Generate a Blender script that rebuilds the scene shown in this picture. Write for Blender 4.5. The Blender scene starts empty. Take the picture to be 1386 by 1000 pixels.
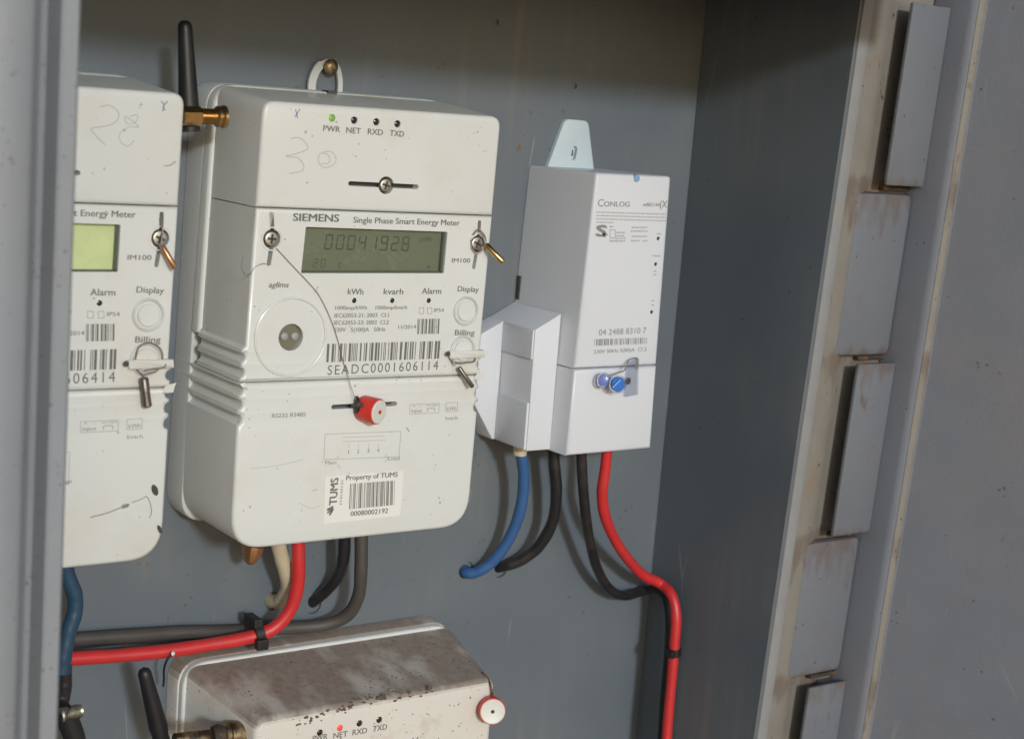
import bpy, bmesh, math, random
from mathutils import Vector, Matrix
from mathutils.geometry import tessellate_polygon
R = math.radians
random.seed(7)
scene = bpy.context.scene
col = scene.collection

# ---------------------------------------------------------------- camera
CAM = Vector((-0.32346, -0.72888, 0.00979))
AX_R = Vector((0.81607413, -0.57269232, 0.07775943))
AX_U = Vector((0.03158371, 0.17853451, 0.98342661))
AX_F = Vector((0.57708361, 0.80009308, -0.16378514))
FPX = 2149.013
cd = bpy.data.cameras.new('camera'); cam = bpy.data.objects.new('camera', cd); col.objects.link(cam)
cam.matrix_world = Matrix(((AX_R.x, AX_U.x, -AX_F.x, CAM.x), (AX_R.y, AX_U.y, -AX_F.y, CAM.y),
                           (AX_R.z, AX_U.z, -AX_F.z, CAM.z), (0, 0, 0, 1)))
cd.sensor_width = 36; cd.lens = FPX / 1386 * 36; cd.clip_start = 0.02; cd.clip_end = 500
cd.dof.use_dof = True; cd.dof.focus_distance = 0.80; cd.dof.aperture_fstop = 12
scene.camera = cam

# ---------------------------------------------------------------- light
SUN_EL, SUN_AZ = 16.3, 13.0          # azimuth to the left of the panel's normal
sd = Vector((-math.sin(R(SUN_AZ)) * math.cos(R(SUN_EL)), -math.cos(R(SUN_AZ)) * math.cos(R(SUN_EL)), math.sin(R(SUN_EL))))
world = bpy.data.worlds.new('World'); scene.world = world; world.use_nodes = True
wn = world.node_tree
sky = wn.nodes.new('ShaderNodeTexSky'); sky.sky_type = 'NISHITA'; sky.sun_disc = False
sky.sun_elevation = R(SUN_EL); sky.sun_rotation = math.atan2(sd.x, sd.y)
wn.links.new(sky.outputs[0], wn.nodes['Background'].inputs[0]); wn.nodes['Background'].inputs[1].default_value = 0.095
sl = bpy.data.lights.new('sun', 'SUN'); sl.energy = 1.55; sl.angle = R(5); sl.color = (0.85, 0.94, 1.0)
so = bpy.data.objects.new('sun', sl); col.objects.link(so); so.location = sd * 3
so.rotation_euler = (-sd).to_track_quat('-Z', 'Y').to_euler()
scene.view_settings.view_transform = 'Standard'; scene.view_settings.look = 'None'
scene.view_settings.exposure = 0.27; scene.view_settings.gamma = 1

# ---------------------------------------------------------------- helpers
def ray(px, py): return AX_R * ((px - 693) / FPX) - AX_U * ((py - 500) / FPX) + AX_F
def at(px, py, y):                    # the point of the plane y that the photograph's pixel shows
    d = ray(px, py); return CAM + d * ((y - CAM.y) / d.y)
def atx(px, py, x):
    d = ray(px, py); return CAM + d * ((x - CAM.x) / d.x)

MATS = {}
def mat(name, color, rough=0.5, metal=0.0, var=0.06, scale=40, bump=0.0, bscale=300, coat=0.0, spots=None,
        dirt=None, emis=None, spec=0.5, detail=4, streak=0, stains=()):
    m = bpy.data.materials.new(name); m.use_nodes = True; nt = m.node_tree; N = nt.nodes; L = nt.links
    b = N['Principled BSDF']
    b.inputs['Roughness'].default_value = rough; b.inputs['Metallic'].default_value = metal
    b.inputs['Specular IOR Level'].default_value = spec
    b.inputs['Coat Weight'].default_value = coat; b.inputs['Coat Roughness'].default_value = 0.08
    tc = N.new('ShaderNodeTexCoord'); geo = N.new('ShaderNodeNewGeometry')
    P = geo.outputs['Position']
    n = N.new('ShaderNodeTexNoise'); n.inputs['Scale'].default_value = scale; n.inputs['Detail'].default_value = detail
    L.new(P, n.inputs['Vector'])
    mx = N.new('ShaderNodeMix'); mx.data_type = 'RGBA'
    c = color
    mx.inputs[6].default_value = (c[0]*(1-var), c[1]*(1-var), c[2]*(1-var), 1)
    mx.inputs[7].default_value = (min(1, c[0]*(1+var)), min(1, c[1]*(1+var)), min(1, c[2]*(1+var)), 1)
    L.new(n.outputs['Fac'], mx.inputs[0]); out = mx.outputs[2]
    if spots:                         # small chips and fly specks: (scale, threshold, colour)
        for sc, th, scol in spots:
            v = N.new('ShaderNodeTexVoronoi'); v.inputs['Scale'].default_value = sc; L.new(P, v.inputs['Vector'])
            n2 = N.new('ShaderNodeTexNoise'); n2.inputs['Scale'].default_value = sc*0.35; L.new(P, n2.inputs['Vector'])
            ad = N.new('ShaderNodeMath'); ad.operation = 'MULTIPLY_ADD'; ad.inputs[1].default_value = -1.1; ad.inputs[2].default_value = 0.62
            L.new(n2.outputs['Fac'], ad.inputs[0])
            sb = N.new('ShaderNodeMath'); sb.operation = 'ADD'; L.new(v.outputs['Distance'], sb.inputs[0]); L.new(ad.outputs[0], sb.inputs[1])
            rp = N.new('ShaderNodeMapRange'); rp.inputs[1].default_value = th; rp.inputs[2].default_value = th+0.04
            rp.inputs[3].default_value = 0.85; rp.inputs[4].default_value = 0
            L.new(sb.outputs[0], rp.inputs[0])
            m2 = N.new('ShaderNodeMix'); m2.data_type = 'RGBA'; m2.inputs[7].default_value = (*scol, 1)
            L.new(rp.outputs[0], m2.inputs[0]); L.new(out, m2.inputs[6]); out = m2.outputs[2]
    for z0, zl in stains:             # brown runs that start at a gap and fade downwards
        sx = N.new('ShaderNodeSeparateXYZ'); L.new(P, sx.inputs[0])
        d1 = N.new('ShaderNodeMapRange'); d1.inputs[1].default_value = z0-zl; d1.inputs[2].default_value = z0; d1.inputs[3].default_value = 0; d1.inputs[4].default_value = 1; L.new(sx.outputs['Z'], d1.inputs[0])
        d2 = N.new('ShaderNodeMapRange'); d2.inputs[1].default_value = z0+0.002; d2.inputs[2].default_value = z0+0.012; d2.inputs[3].default_value = 1; d2.inputs[4].default_value = 0; L.new(sx.outputs['Z'], d2.inputs[0])
        mm = N.new('ShaderNodeMath'); mm.operation = 'MULTIPLY'; L.new(d1.outputs[0], mm.inputs[0]); L.new(d2.outputs[0], mm.inputs[1])
        mq = N.new('ShaderNodeMapping'); mq.inputs['Scale'].default_value = (1, 1, 0.35); L.new(P, mq.inputs[0])
        nn = N.new('ShaderNodeTexNoise'); nn.inputs['Scale'].default_value = 130; nn.inputs['Detail'].default_value = 6; L.new(mq.outputs[0], nn.inputs['Vector'])
        a1 = N.new('ShaderNodeMath'); a1.operation = 'MULTIPLY_ADD'; a1.inputs[1].default_value = 0.36; L.new(mm.outputs[0], a1.inputs[0]); L.new(nn.outputs['Fac'], a1.inputs[2])
        r1 = N.new('ShaderNodeMapRange'); r1.inputs[1].default_value = 0.66; r1.inputs[2].default_value = 0.86; r1.inputs[3].default_value = 0; r1.inputs[4].default_value = 0.5; L.new(a1.outputs[0], r1.inputs[0])
        m9 = N.new('ShaderNodeMix'); m9.data_type = 'RGBA'; m9.inputs[7].default_value = (0.11, 0.062, 0.038, 1); L.new(r1.outputs[0], m9.inputs[0]); L.new(out, m9.inputs[6]); out = m9.outputs[2]
    if dirt:                          # (colour, scale, low, high, amount)
        dc, ds, lo, hi, am = dirt
        n3 = N.new('ShaderNodeTexNoise'); n3.inputs['Scale'].default_value = ds; n3.inputs['Detail'].default_value = 8
        n3.inputs['Roughness'].default_value = 0.65; L.new(P, n3.inputs['Vector'])
        rp = N.new('ShaderNodeMapRange'); rp.inputs[1].default_value = lo; rp.inputs[2].default_value = hi
        rp.inputs[3].default_value = 0; rp.inputs[4].default_value = am; L.new(n3.outputs['Fac'], rp.inputs[0])
        m2 = N.new('ShaderNodeMix'); m2.data_type = 'RGBA'; m2.inputs[7].default_value = (*dc, 1)
        L.new(rp.outputs[0], m2.inputs[0]); L.new(out, m2.inputs[6]); out = m2.outputs[2]
    if streak:
        mp = N.new('ShaderNodeMapping'); mp.inputs['Scale'].default_value = (1, 1, 0.05); L.new(P, mp.inputs[0])
        n5 = N.new('ShaderNodeTexNoise'); n5.inputs['Scale'].default_value = 120; n5.inputs['Detail'].default_value = 6; L.new(mp.outputs[0], n5.inputs['Vector'])
        n6 = N.new('ShaderNodeTexNoise'); n6.inputs['Scale'].default_value = 9; n6.inputs['Detail'].default_value = 5; L.new(P, n6.inputs['Vector'])
        r5 = N.new('ShaderNodeMapRange'); r5.inputs[1].default_value = 0.5; r5.inputs[2].default_value = 0.78; r5.inputs[4].default_value = streak; L.new(n5.outputs['Fac'], r5.inputs[0])
        r6 = N.new('ShaderNodeMapRange'); r6.inputs[1].default_value = 0.42; r6.inputs[2].default_value = 0.68; L.new(n6.outputs['Fac'], r6.inputs[0])
        mu = N.new('ShaderNodeMath'); mu.operation = 'MULTIPLY'; L.new(r5.outputs[0], mu.inputs[0]); L.new(r6.outputs[0], mu.inputs[1])
        ad = N.new('ShaderNodeMath'); ad.operation = 'MULTIPLY_ADD'; ad.inputs[1].default_value = streak*0.45; L.new(r6.outputs[0], ad.inputs[0]); L.new(mu.outputs[0], ad.inputs[2])
        m5 = N.new('ShaderNodeMix'); m5.data_type = 'RGBA'; m5.inputs[7].default_value = (0.27, 0.245, 0.21, 1); L.new(ad.outputs[0], m5.inputs[0]); L.new(out, m5.inputs[6]); out = m5.outputs[2]
        # fine scratches
        mp2 = N.new('ShaderNodeMapping'); mp2.inputs['Scale'].default_value = (1, 1, 0.12); mp2.inputs['Rotation'].default_value = (0.5, 0.6, 0.3); L.new(P, mp2.inputs[0])
        v5 = N.new('ShaderNodeTexVoronoi'); v5.feature = 'DISTANCE_TO_EDGE'; v5.inputs['Scale'].default_value = 22; L.new(mp2.outputs[0], v5.inputs['Vector'])
        r7 = N.new('ShaderNodeMapRange'); r7.inputs[1].default_value = 0.0; r7.inputs[2].default_value = 0.006; r7.inputs[3].default_value = 0.5; r7.inputs[4].default_value = 0; L.new(v5.outputs['Distance'], r7.inputs[0])
        n7 = N.new('ShaderNodeTexNoise'); n7.inputs['Scale'].default_value = 26; L.new(P, n7.inputs['Vector'])
        r8 = N.new('ShaderNodeMapRange'); r8.inputs[1].default_value = 0.60; r8.inputs[2].default_value = 0.70; L.new(n7.outputs['Fac'], r8.inputs[0])
        m7 = N.new('ShaderNodeMath'); m7.operation = 'MULTIPLY'; L.new(r7.outputs[0], m7.inputs[0]); L.new(r8.outputs[0], m7.inputs[1])
        m6 = N.new('ShaderNodeMix'); m6.data_type = 'RGBA'; m6.inputs[7].default_value = (0.36, 0.35, 0.33, 1); L.new(m7.outputs[0], m6.inputs[0]); L.new(out, m6.inputs[6]); out = m6.outputs[2]
    L.new(out, b.inputs['Base Color'])
    rr = N.new('ShaderNodeMapRange'); rr.inputs[3].default_value = max(0.02, rough-0.08); rr.inputs[4].default_value = min(1, rough+0.1)
    L.new(n.outputs['Fac'], rr.inputs[0]); L.new(rr.outputs[0], b.inputs['Roughness'])
    if bump:
        n4 = N.new('ShaderNodeTexNoise'); n4.inputs['Scale'].default_value = bscale; n4.inputs['Detail'].default_value = 3; L.new(P, n4.inputs['Vector'])
        bp = N.new('ShaderNodeBump'); bp.inputs['Strength'].default_value = bump; bp.inputs['Distance'].default_value = 0.0006
        L.new(n4.outputs['Fac'], bp.inputs['Height']); L.new(bp.outputs[0], b.inputs['Normal'])
    if emis:
        b.inputs['Emission Color'].default_value = (*emis[0], 1); b.inputs['Emission Strength'].default_value = emis[1]
    MATS[name] = m; return m

PAINT = (0.118, 0.139, 0.160)
mat('grey_paint', PAINT, 0.42, streak=0.28, var=0.05, scale=18, bump=0.25, bscale=700, spots=[(170, 0.05, (0.10, 0.09, 0.08))])
mat('door_paint', (0.200, 0.211, 0.243), 0.5, streak=0.22, var=0.08, scale=30, bump=0.3, bscale=500,
    spots=[(210, 0.02, (0.09, 0.08, 0.07))], dirt=((0.26, 0.22, 0.21), 14, 0.50, 0.75, 0.5))
mat('hinge_paint', (0.148, 0.157, 0.178), 0.5, stains=((-0.0205, 0.04), (-0.1190, 0.018), (-0.2260, 0.045), (-0.3150, 0.02)),  var=0.08, scale=30, bump=0.3, bscale=500, spots=[(190, 0.06, (0.07, 0.06, 0.05))], dirt=((0.14, 0.11, 0.09), 60, 0.55, 0.75, 0.4))
mat('dusty_bounce_paint', (0.215, 0.198, 0.172), 0.65, stains=((-0.0205, 0.04), (-0.1190, 0.018), (-0.2260, 0.045), (-0.3150, 0.02)),  var=0.14, scale=60, bump=0.3, bscale=500,
    dirt=((0.28, 0.15, 0.08), 45, 0.56, 0.75, 0.55), spots=[(220, 0.08, (0.08, 0.05, 0.04))])  # warm tan mixes real dust with bounce light put into the colour
mat('edge_paint', (0.245, 0.245, 0.245), 0.5, var=0.1, scale=90, bump=0.3, dirt=((0.3, 0.24, 0.17), 70, 0.55, 0.75, 0.5))
mat('post_paint', (0.25, 0.262, 0.285), 0.5, streak=0.2, var=0.06, scale=50, bump=0.3, bscale=600, spots=[(420, 0.10, (0.10, 0.09, 0.11))])
mat('rusty_gap', (0.045, 0.033, 0.025), 0.8, var=0.4, scale=160, dirt=((0.25, 0.11, 0.04), 120, 0.5, 0.62, 0.8))
mat('white_plastic', (0.655, 0.66, 0.635), 0.34, var=0.03, scale=22, bump=0.08, bscale=900, coat=0.15,
    dirt=((0.56, 0.47, 0.33), 17, 0.50, 0.8, 0.5), spots=[(330, 0.02, (0.40, 0.34, 0.27))])
mat('base_plastic', (0.52, 0.525, 0.51), 0.45, var=0.06, scale=40, bump=0.1, bscale=700)
mat('dirty_plastic', (0.66, 0.62, 0.56), 0.5, var=0.05, scale=30, bump=0.1, dirt=((0.45, 0.34, 0.25), 30, 0.55, 0.7, 0.6),
    spots=[(420, 0.10, (0.12, 0.07, 0.05))])
mat('cool_plastic', (0.63, 0.645, 0.685), 0.36, var=0.02, scale=20, bump=0.05, bscale=900, coat=0.1)
mat('tab_plastic', (0.50, 0.58, 0.62), 0.4, var=0.03)
mat('print_grey', (0.14, 0.132, 0.125), 0.6, var=0.1, scale=900)
mat('print_soft', (0.235, 0.225, 0.21), 0.6, var=0.15, scale=900)
mat('print_faint', (0.40, 0.385, 0.37), 0.6, var=0.1, scale=900)
mat('pencil', (0.42, 0.41, 0.41), 0.6, var=0.2, scale=1500)
mat('ink_blue', (0.16, 0.15, 0.34), 0.5, var=0.2, scale=1500)
mat('lcd_green', (0.20, 0.215, 0.155), 0.25, var=0.12, scale=70, coat=0.5)
mat('lcd_lit', (0.84, 0.86, 0.48), 0.25, var=0.12, scale=60, coat=0.5)
mat('lcd_digit', (0.06, 0.075, 0.05), 0.4)
mat('lcd_edge_shade', (0.10, 0.115, 0.10), 0.4)  # recess edge shadow as a dark colour
mat('led_black', (0.02, 0.02, 0.02), 0.15, coat=0.6)
mat('led_green', (0.15, 0.35, 0.05), 0.25, emis=((0.35, 0.9, 0.05), 0.12))
mat('led_red', (0.5, 0.05, 0.04), 0.2, emis=((1, 0.05, 0.03), 0.9))
mat('steel', (0.60, 0.57, 0.50), 0.42, metal=1, var=0.15, scale=600, bump=0.1)
mat('dark_steel', (0.20, 0.18, 0.16), 0.4, metal=0.9, var=0.25, scale=500)
mat('brass', (0.62, 0.40, 0.17), 0.28, metal=1, var=0.15, scale=300)
mat('old_brass', (0.33, 0.24, 0.13), 0.4, metal=0.8, var=0.4, scale=300, dirt=((0.05, 0.04, 0.03), 200, 0.45, 0.6, 0.9))
mat('copper', (0.55, 0.30, 0.15), 0.35, metal=0.9, var=0.2, scale=500)
mat('slot_dark', (0.055, 0.05, 0.045), 0.6)
mat('slot_grey', (0.33, 0.33, 0.32), 0.5)
mat('port_glass', (0.17, 0.155, 0.11), 0.35, coat=0.6)
mat('black_rubber', (0.013, 0.012, 0.014), 0.45, var=0.3, scale=60, dirt=((0.06, 0.045, 0.035), 50, 0.5, 0.8, 0.5))
mat('cable_red', (0.55, 0.028, 0.030), 0.4, var=0.1, scale=90, dirt=((0.40, 0.07, 0.06), 60, 0.55, 0.75, 0.4))
mat('cable_black', (0.016, 0.016, 0.018), 0.33, var=0.3, scale=90, dirt=((0.07, 0.055, 0.045), 60, 0.5, 0.75, 0.5))
mat('cable_grey', (0.062, 0.054, 0.049), 0.55, var=0.2, scale=90, dirt=((0.10, 0.08, 0.065), 60, 0.5, 0.75, 0.5))
mat('cable_blue', (0.035, 0.105, 0.27), 0.4, var=0.12, scale=90, dirt=((0.06, 0.12, 0.25), 60, 0.5, 0.75, 0.4))
mat('cable_navy', (0.022, 0.060, 0.105), 0.4, var=0.2, scale=90)
mat('cable_cream', (0.52, 0.46, 0.33), 0.5, var=0.1, scale=90, spots=[(60, 0.22, (0.03, 0.02, 0.02))], dirt=((0.3, 0.2, 0.12), 60, 0.5, 0.75, 0.6))
mat('seal_red', (0.62, 0.035, 0.022), 0.35, var=0.08)
mat('seal_white', (0.66, 0.66, 0.60), 0.4)
mat('seal_blue', (0.02, 0.19, 0.62), 0.3, coat=0.4)
mat('seal_blue_light', (0.25, 0.50, 0.85), 0.3)
mat('stud_blue', (0.22, 0.33, 0.52), 0.4)
mat('sticker', (0.74, 0.72, 0.68), 0.5, var=0.03)
mat('ground_soil', (0.64, 0.39, 0.19), 0.9, var=0.2, scale=3, bump=0.5, bscale=30)
mat('grit_brown', (0.12, 0.085, 0.06), 0.9, var=0.4, scale=400)
mat('insert_violet', (0.16, 0.24, 0.62), 0.3, coat=0.4)
mat('frosted', (0.50, 0.55, 0.62), 0.2, coat=0.5)
mat('rust', (0.20, 0.11, 0.06), 0.8, var=0.3, scale=500)
mat('wire', (0.30, 0.25, 0.23), 0.5, metal=0.6)
# clear plastic and the LCD pane
def clear(name, tint, gl):
    m = bpy.data.materials.new(name); m.use_nodes = True; nt = m.node_tree; N = nt.nodes; L = nt.links
    N.remove(N['Principled BSDF']); o = N['Material Output']
    t = N.new('ShaderNodeBsdfTransparent'); t.inputs[0].default_value = (*tint, 1)
    g = N.new('ShaderNodeBsdfGlossy'); g.inputs['Roughness'].default_value = 0.12
    lw = N.new('ShaderNodeLayerWeight'); lw.inputs[0].default_value = 0.35
    f = N.new('ShaderNodeMath'); f.operation = 'MULTIPLY_ADD'; f.inputs[1].default_value = (gl-1)*0.5; f.inputs[2].default_value = 0.03
    L.new(lw.outputs['Facing'], f.inputs[0])
    x = N.new('ShaderNodeMixShader'); L.new(f.outputs[0], x.inputs[0]); L.new(t.outputs[0], x.inputs[1]); L.new(g.outputs[0], x.inputs[2])
    L.new(x.outputs[0], o.inputs[0]); MATS[name] = m
def dusty_top(name, src, dust, lo=0.25, hi=0.55):
    m = MATS[src].copy(); m.name = name; nt = m.node_tree; N = nt.nodes; L = nt.links; b = N['Principled BSDF']
    old = b.inputs['Base Color'].links[0].from_socket
    geo = N.new('ShaderNodeNewGeometry'); sp = N.new('ShaderNodeSeparateXYZ'); L.new(geo.outputs['True Normal'], sp.inputs[0])
    a = N.new('ShaderNodeMapRange'); a.inputs[1].default_value = lo; a.inputs[2].default_value = hi; L.new(sp.outputs['Z'], a.inputs[0])
    mp = N.new('ShaderNodeMapping'); mp.inputs['Scale'].default_value = (1, 0.45, 1); mp.inputs['Rotation'].default_value = (0, 0, 0.5); L.new(geo.outputs['Position'], mp.inputs[0])
    n = N.new('ShaderNodeTexNoise'); n.inputs['Scale'].default_value = 48; n.inputs['Detail'].default_value = 8; n.inputs['Roughness'].default_value = 0.6; L.new(mp.outputs[0], n.inputs['Vector'])
    r = N.new('ShaderNodeMapRange'); r.inputs[1].default_value = 0.34; r.inputs[2].default_value = 0.50; r.inputs[3].default_value = 0.42; r.inputs[4].default_value = 0.93; L.new(n.outputs['Fac'], r.inputs[0])
    mu = N.new('ShaderNodeMath'); mu.operation = 'MULTIPLY'; L.new(a.outputs[0], mu.inputs[0]); L.new(r.outputs[0], mu.inputs[1])
    n2 = N.new('ShaderNodeTexNoise'); n2.inputs['Scale'].default_value = 260; n2.inputs['Detail'].default_value = 5; L.new(geo.outputs['Position'], n2.inputs['Vector'])
    dm = N.new('ShaderNodeMix'); dm.data_type = 'RGBA'; dm.inputs[6].default_value = (dust[0]*0.55, dust[1]*0.5, dust[2]*0.5, 1); dm.inputs[7].default_value = (dust[0]*1.35, dust[1]*1.35, dust[2]*1.4, 1); L.new(n2.outputs['Fac'], dm.inputs[0])
    x = N.new('ShaderNodeMix'); x.data_type = 'RGBA'; L.new(mu.outputs[0], x.inputs[0]); L.new(old, x.inputs[6]); L.new(dm.outputs[2], x.inputs[7]); L.new(x.outputs[2], b.inputs['Base Color'])
    MATS[name] = m
dusty_top('dust_topped_plastic', 'dirty_plastic', (0.275, 0.215, 0.168), 0.12, 0.35)
clear('pane', (0.93, 0.95, 0.93), 1.5)
clear('clear_plastic', (0.86, 0.88, 0.92), 1.6)

def link_mesh(name, verts, faces, m, parent=None, smooth=False, label=None):
    me = bpy.data.meshes.new(name)
    off = parent.matrix_world.translation if parent else Vector((0, 0, 0))
    if parent and parent.parent: off = Vector(parent['origin'])
    elif parent and 'origin' in parent: off = Vector(parent['origin'])
    me.from_pydata([tuple(Vector(v) - off) for v in verts], [], faces)
    me.materials.append(MATS[m]); me.update()
    bm = bmesh.new(); bm.from_mesh(me); bmesh.ops.recalc_face_normals(bm, faces=bm.faces); bm.to_mesh(me); bm.free()
    if smooth:
        for p in me.polygons: p.use_smooth = True
        me.set_sharp_from_angle(angle=R(smooth if smooth is not True else 40))
    o = bpy.data.objects.new(name, me); col.objects.link(o)
    if parent: o.parent = parent
    o['origin'] = tuple(off)
    if label: o['label'] = label
    return o
def thing(name, label, cat, loc, group=None):
    o = bpy.data.objects.new(name, None); col.objects.link(o); o.location = loc; o.empty_display_size = 0.02
    o['origin'] = tuple(loc); o['label'] = label; o['category'] = cat
    if group: o['group'] = group
    return o
def tag(o, label, cat, group=None):
    o['label'] = label; o['category'] = cat
    if group: o['group'] = group
    return o

class MB:                              # collects shapes into ONE mesh
    def __init__(s): s.v = []; s.f = []
    def add(s, v, f):
        n = len(s.v); s.v += [tuple(p) for p in v]; s.f += [tuple(i+n for i in q) for q in f]; return s
    def build(s, name, m, parent=None, smooth=False, label=None): return link_mesh(name, s.v, s.f, m, parent, smooth, label)

def rounded(pts, n=5):                 # pts: (x, z, radius) -> outline with rounded corners
    out = []
    k = len(pts)
    for i in range(k):
        p = Vector(pts[i][:2]); r = pts[i][2] if len(pts[i]) > 2 else 0
        if r <= 0: out.append(tuple(p)); continue
        a = Vector(pts[i-1][:2]); b = Vector(pts[(i+1) % k][:2])
        da = (a-p).normalized(); db = (b-p).normalized()
        for j in range(n+1):
            t = j/n
            out.append(tuple((p+da*r)*(1-t)**2 + p*2*t*(1-t) + (p+db*r)*t*t))
    return out
def corner(a, p, b, r, n=8):
    a = Vector(a); p = Vector(p); b = Vector(b); da = (a-p).normalized(); db = (b-p).normalized()
    return [tuple((p+da*r)*(1-t)**2 + p*2*t*(1-t)*0.9 + p*0.2*t*(1-t) + (p+db*r)*t*t) for t in [j/n for j in range(n+1)]]
def area(o): return sum(o[i-1][0]*o[i][1]-o[i][0]*o[i-1][1] for i in range(len(o)))/2
def inset(o, d):
    s = 1 if area(o) > 0 else -1; out = []; k = len(o)
    for i in range(k):
        a = Vector(o[i-1]); p = Vector(o[i]); b = Vector(o[(i+1) % k])
        e1 = (p-a); e2 = (b-p)
        if e1.length < 1e-9: e1 = e2
        if e2.length < 1e-9: e2 = e1
        e1.normalize(); e2.normalize()
        n1 = Vector((-e1.y, e1.x))*s; n2 = Vector((-e2.y, e2.x))*s
        n = n1+n2; n = n/max(n.length_squared/2, 0.5) if n.length > 1e-6 else n1
        out.append(tuple(p+n*d))
    return out
def prism(outline, yb, yf, bev=0.0012, holes=(), back=None, mb=None, steps=2):
    """outline in x,z; from the back yb to the front yf (smaller y); holes: (outline, depth)"""
    mb = mb or MB(); k = len(outline)
    loops = []
    loops.append([( *(back(p) if back else p), yb) for p in outline])
    if bev > 0:
        for j in range(steps+1):
            a = j/steps*math.pi/2
            ins = inset(outline, bev*(1-math.cos(a)))
            loops.append([(p[0], p[1], yf+bev-bev*math.sin(a)) for p in ins])
    else: loops.append([(p[0], p[1], yf) for p in outline])
    v = []; f = []
    for lp in loops: v += [(x, y, z) for (x, z, y) in lp]
    for j in range(len(loops)-1):
        for i in range(k):
            i2 = (i+1) % k; f.append((j*k+i, j*k+i2, (j+1)*k+i2, (j+1)*k+i))
    f.append(tuple(range(k)))
    front = [(p[0], p[1]) for p in loops[-1]]
    base = (len(loops)-1)*k
    if not holes: f.append(tuple(range(base, base+k)))
    else:
        idx = list(range(base, base+k)); polys = [[Vector((p[0], p[1], 0)) for p in front]]
        for ho, d in holes:
            s0 = len(v); h = len(ho)
            v += [(p[0], yf, p[1]) for p in ho] + [(p[0], yf+d, p[1]) for p in ho]
            idx += list(range(s0, s0+h)); polys.append([Vector((p[0], p[1], 0)) for p in ho])
            for i in range(h): f.append((s0+i, s0+(i+1) % h, s0+h+(i+1) % h, s0+h+i))
            f.append(tuple(range(s0+h, s0+2*h)))
        for t in tessellate_polygon(polys): f.append(tuple(idx[i] for i in t))
    mb.add(v, f); return mb
def circ(c, r, n=20, sq=1.0): return [(c[0]+r*math.cos(2*math.pi*i/n), c[1]+r*sq*math.sin(2*math.pi*i/n)) for i in range(n)]
def capsule(a, b, r, n=6):
    a = Vector(a); b = Vector(b); d = (b-a).normalized(); q = Vector((-d.y, d.x)); out = []
    for i in range(n+1):
        t = math.pi*i/n; out.append(tuple(b + d*r*math.sin(t) + q*r*math.cos(t)))
    for i in range(n+1):
        t = math.pi*i/n; out.append(tuple(a - d*r*math.sin(t) - q*r*math.cos(t)))
    return out
def box(mb, x0, x1, y0, y1, z0, z1, bev=0):
    bm = bmesh.new(); bmesh.ops.create_cube(bm, size=1)
    for w in bm.verts: w.co = Vector(((x0+x1)/2+w.co.x*(x1-x0), (y0+y1)/2+w.co.y*(y1-y0), (z0+z1)/2+w.co.z*(z1-z0)))
    if bev: bmesh.ops.bevel(bm, geom=bm.edges[:], offset=bev, segments=2, affect='EDGES', profile=0.6)
    bm.verts.index_update(); mb.add([w.co[:] for w in bm.verts], [[w.index for w in q.verts] for q in bm.faces]); bm.free(); return mb
def frame_of(d):
    d = d.normalized(); a = Vector((0, 0, 1)) if abs(d.z) < 0.9 else Vector((1, 0, 0))
    u = d.cross(a).normalized(); return u, u.cross(d).normalized()
def smooth_path(pts, n=10):
    pts = [Vector(p) for p in pts]; P = [pts[0]*2-pts[1]] + pts + [pts[-1]*2-pts[-2]]; out = []
    for i in range(1, len(P)-2):
        a, b, c, d = P[i-1:i+3]
        for j in range(n):
            t = j/n
            out.append(0.5*((2*b)+(c-a)*t+(2*a-5*b+4*c-d)*t*t+(3*b-a-3*c+d)*t**3))
    out.append(P[-2]); return out
def tube(mb, path, r, n=12, cap=True):
    rr = r if callable(r) else (lambda t: r)
    m = len(path); v = []; f = []; u = None
    for i, p in enumerate(path):
        d = path[min(i+1, m-1)] - path[max(i-1, 0)]
        if u is None: u, w = frame_of(d)
        else:
            d.normalize(); u = (u - d*u.dot(d)).normalized(); w = u.cross(d)
        q = rr(i/(m-1))
        for j in range(n):
            a = 2*math.pi*j/n; v.append(p + u*q*math.cos(a) + w*q*math.sin(a))
    for i in range(m-1):
        for j in range(n): f.append((i*n+j, i*n+(j+1) % n, (i+1)*n+(j+1) % n, (i+1)*n+j))
    if cap: f.append(tuple(range(n))); f.append(tuple(range((m-1)*n, m*n)))
    mb.add(v, f); return mb
def lathe(mb, c, axis, prof, n=24, phase=0):       # prof: (distance along axis, radius)
    c = Vector(c); axis = Vector(axis).normalized(); u, w = frame_of(axis); v = []; f = []
    for t, r in prof:
        for j in range(n):
            a = 2*math.pi*j/n+phase; v.append(c + axis*t + u*max(r, 1e-6)*math.cos(a) + w*max(r, 1e-6)*math.sin(a))
    for i in range(len(prof)-1):
        for j in range(n): f.append((i*n+j, i*n+(j+1) % n, (i+1)*n+(j+1) % n, (i+1)*n+j))
    f.append(tuple(range(n))); f.append(tuple(range((len(prof)-1)*n, len(prof)*n)))
    mb.add(v, f); return mb
def ring(mb, c, r, mr, n=32, k=8, sq=1.0, flat=0.6):   # torus lying in a plane of constant y
    v = []; f = []
    for i in range(n):
        a = 2*math.pi*i/n
        for j in range(k):
            b = 2*math.pi*j/k; q = r+mr*math.cos(b)
            v.append((c[0]+q*math.cos(a), c[1]+mr*flat*math.sin(b), c[2]+q*sq*math.sin(a)))
    for i in range(n):
        for j in range(k): f.append((i*k+j, ((i+1) % n)*k+j, ((i+1) % n)*k+(j+1) % k, i*k+(j+1) % k))
    mb.add(v, f); return mb
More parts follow.
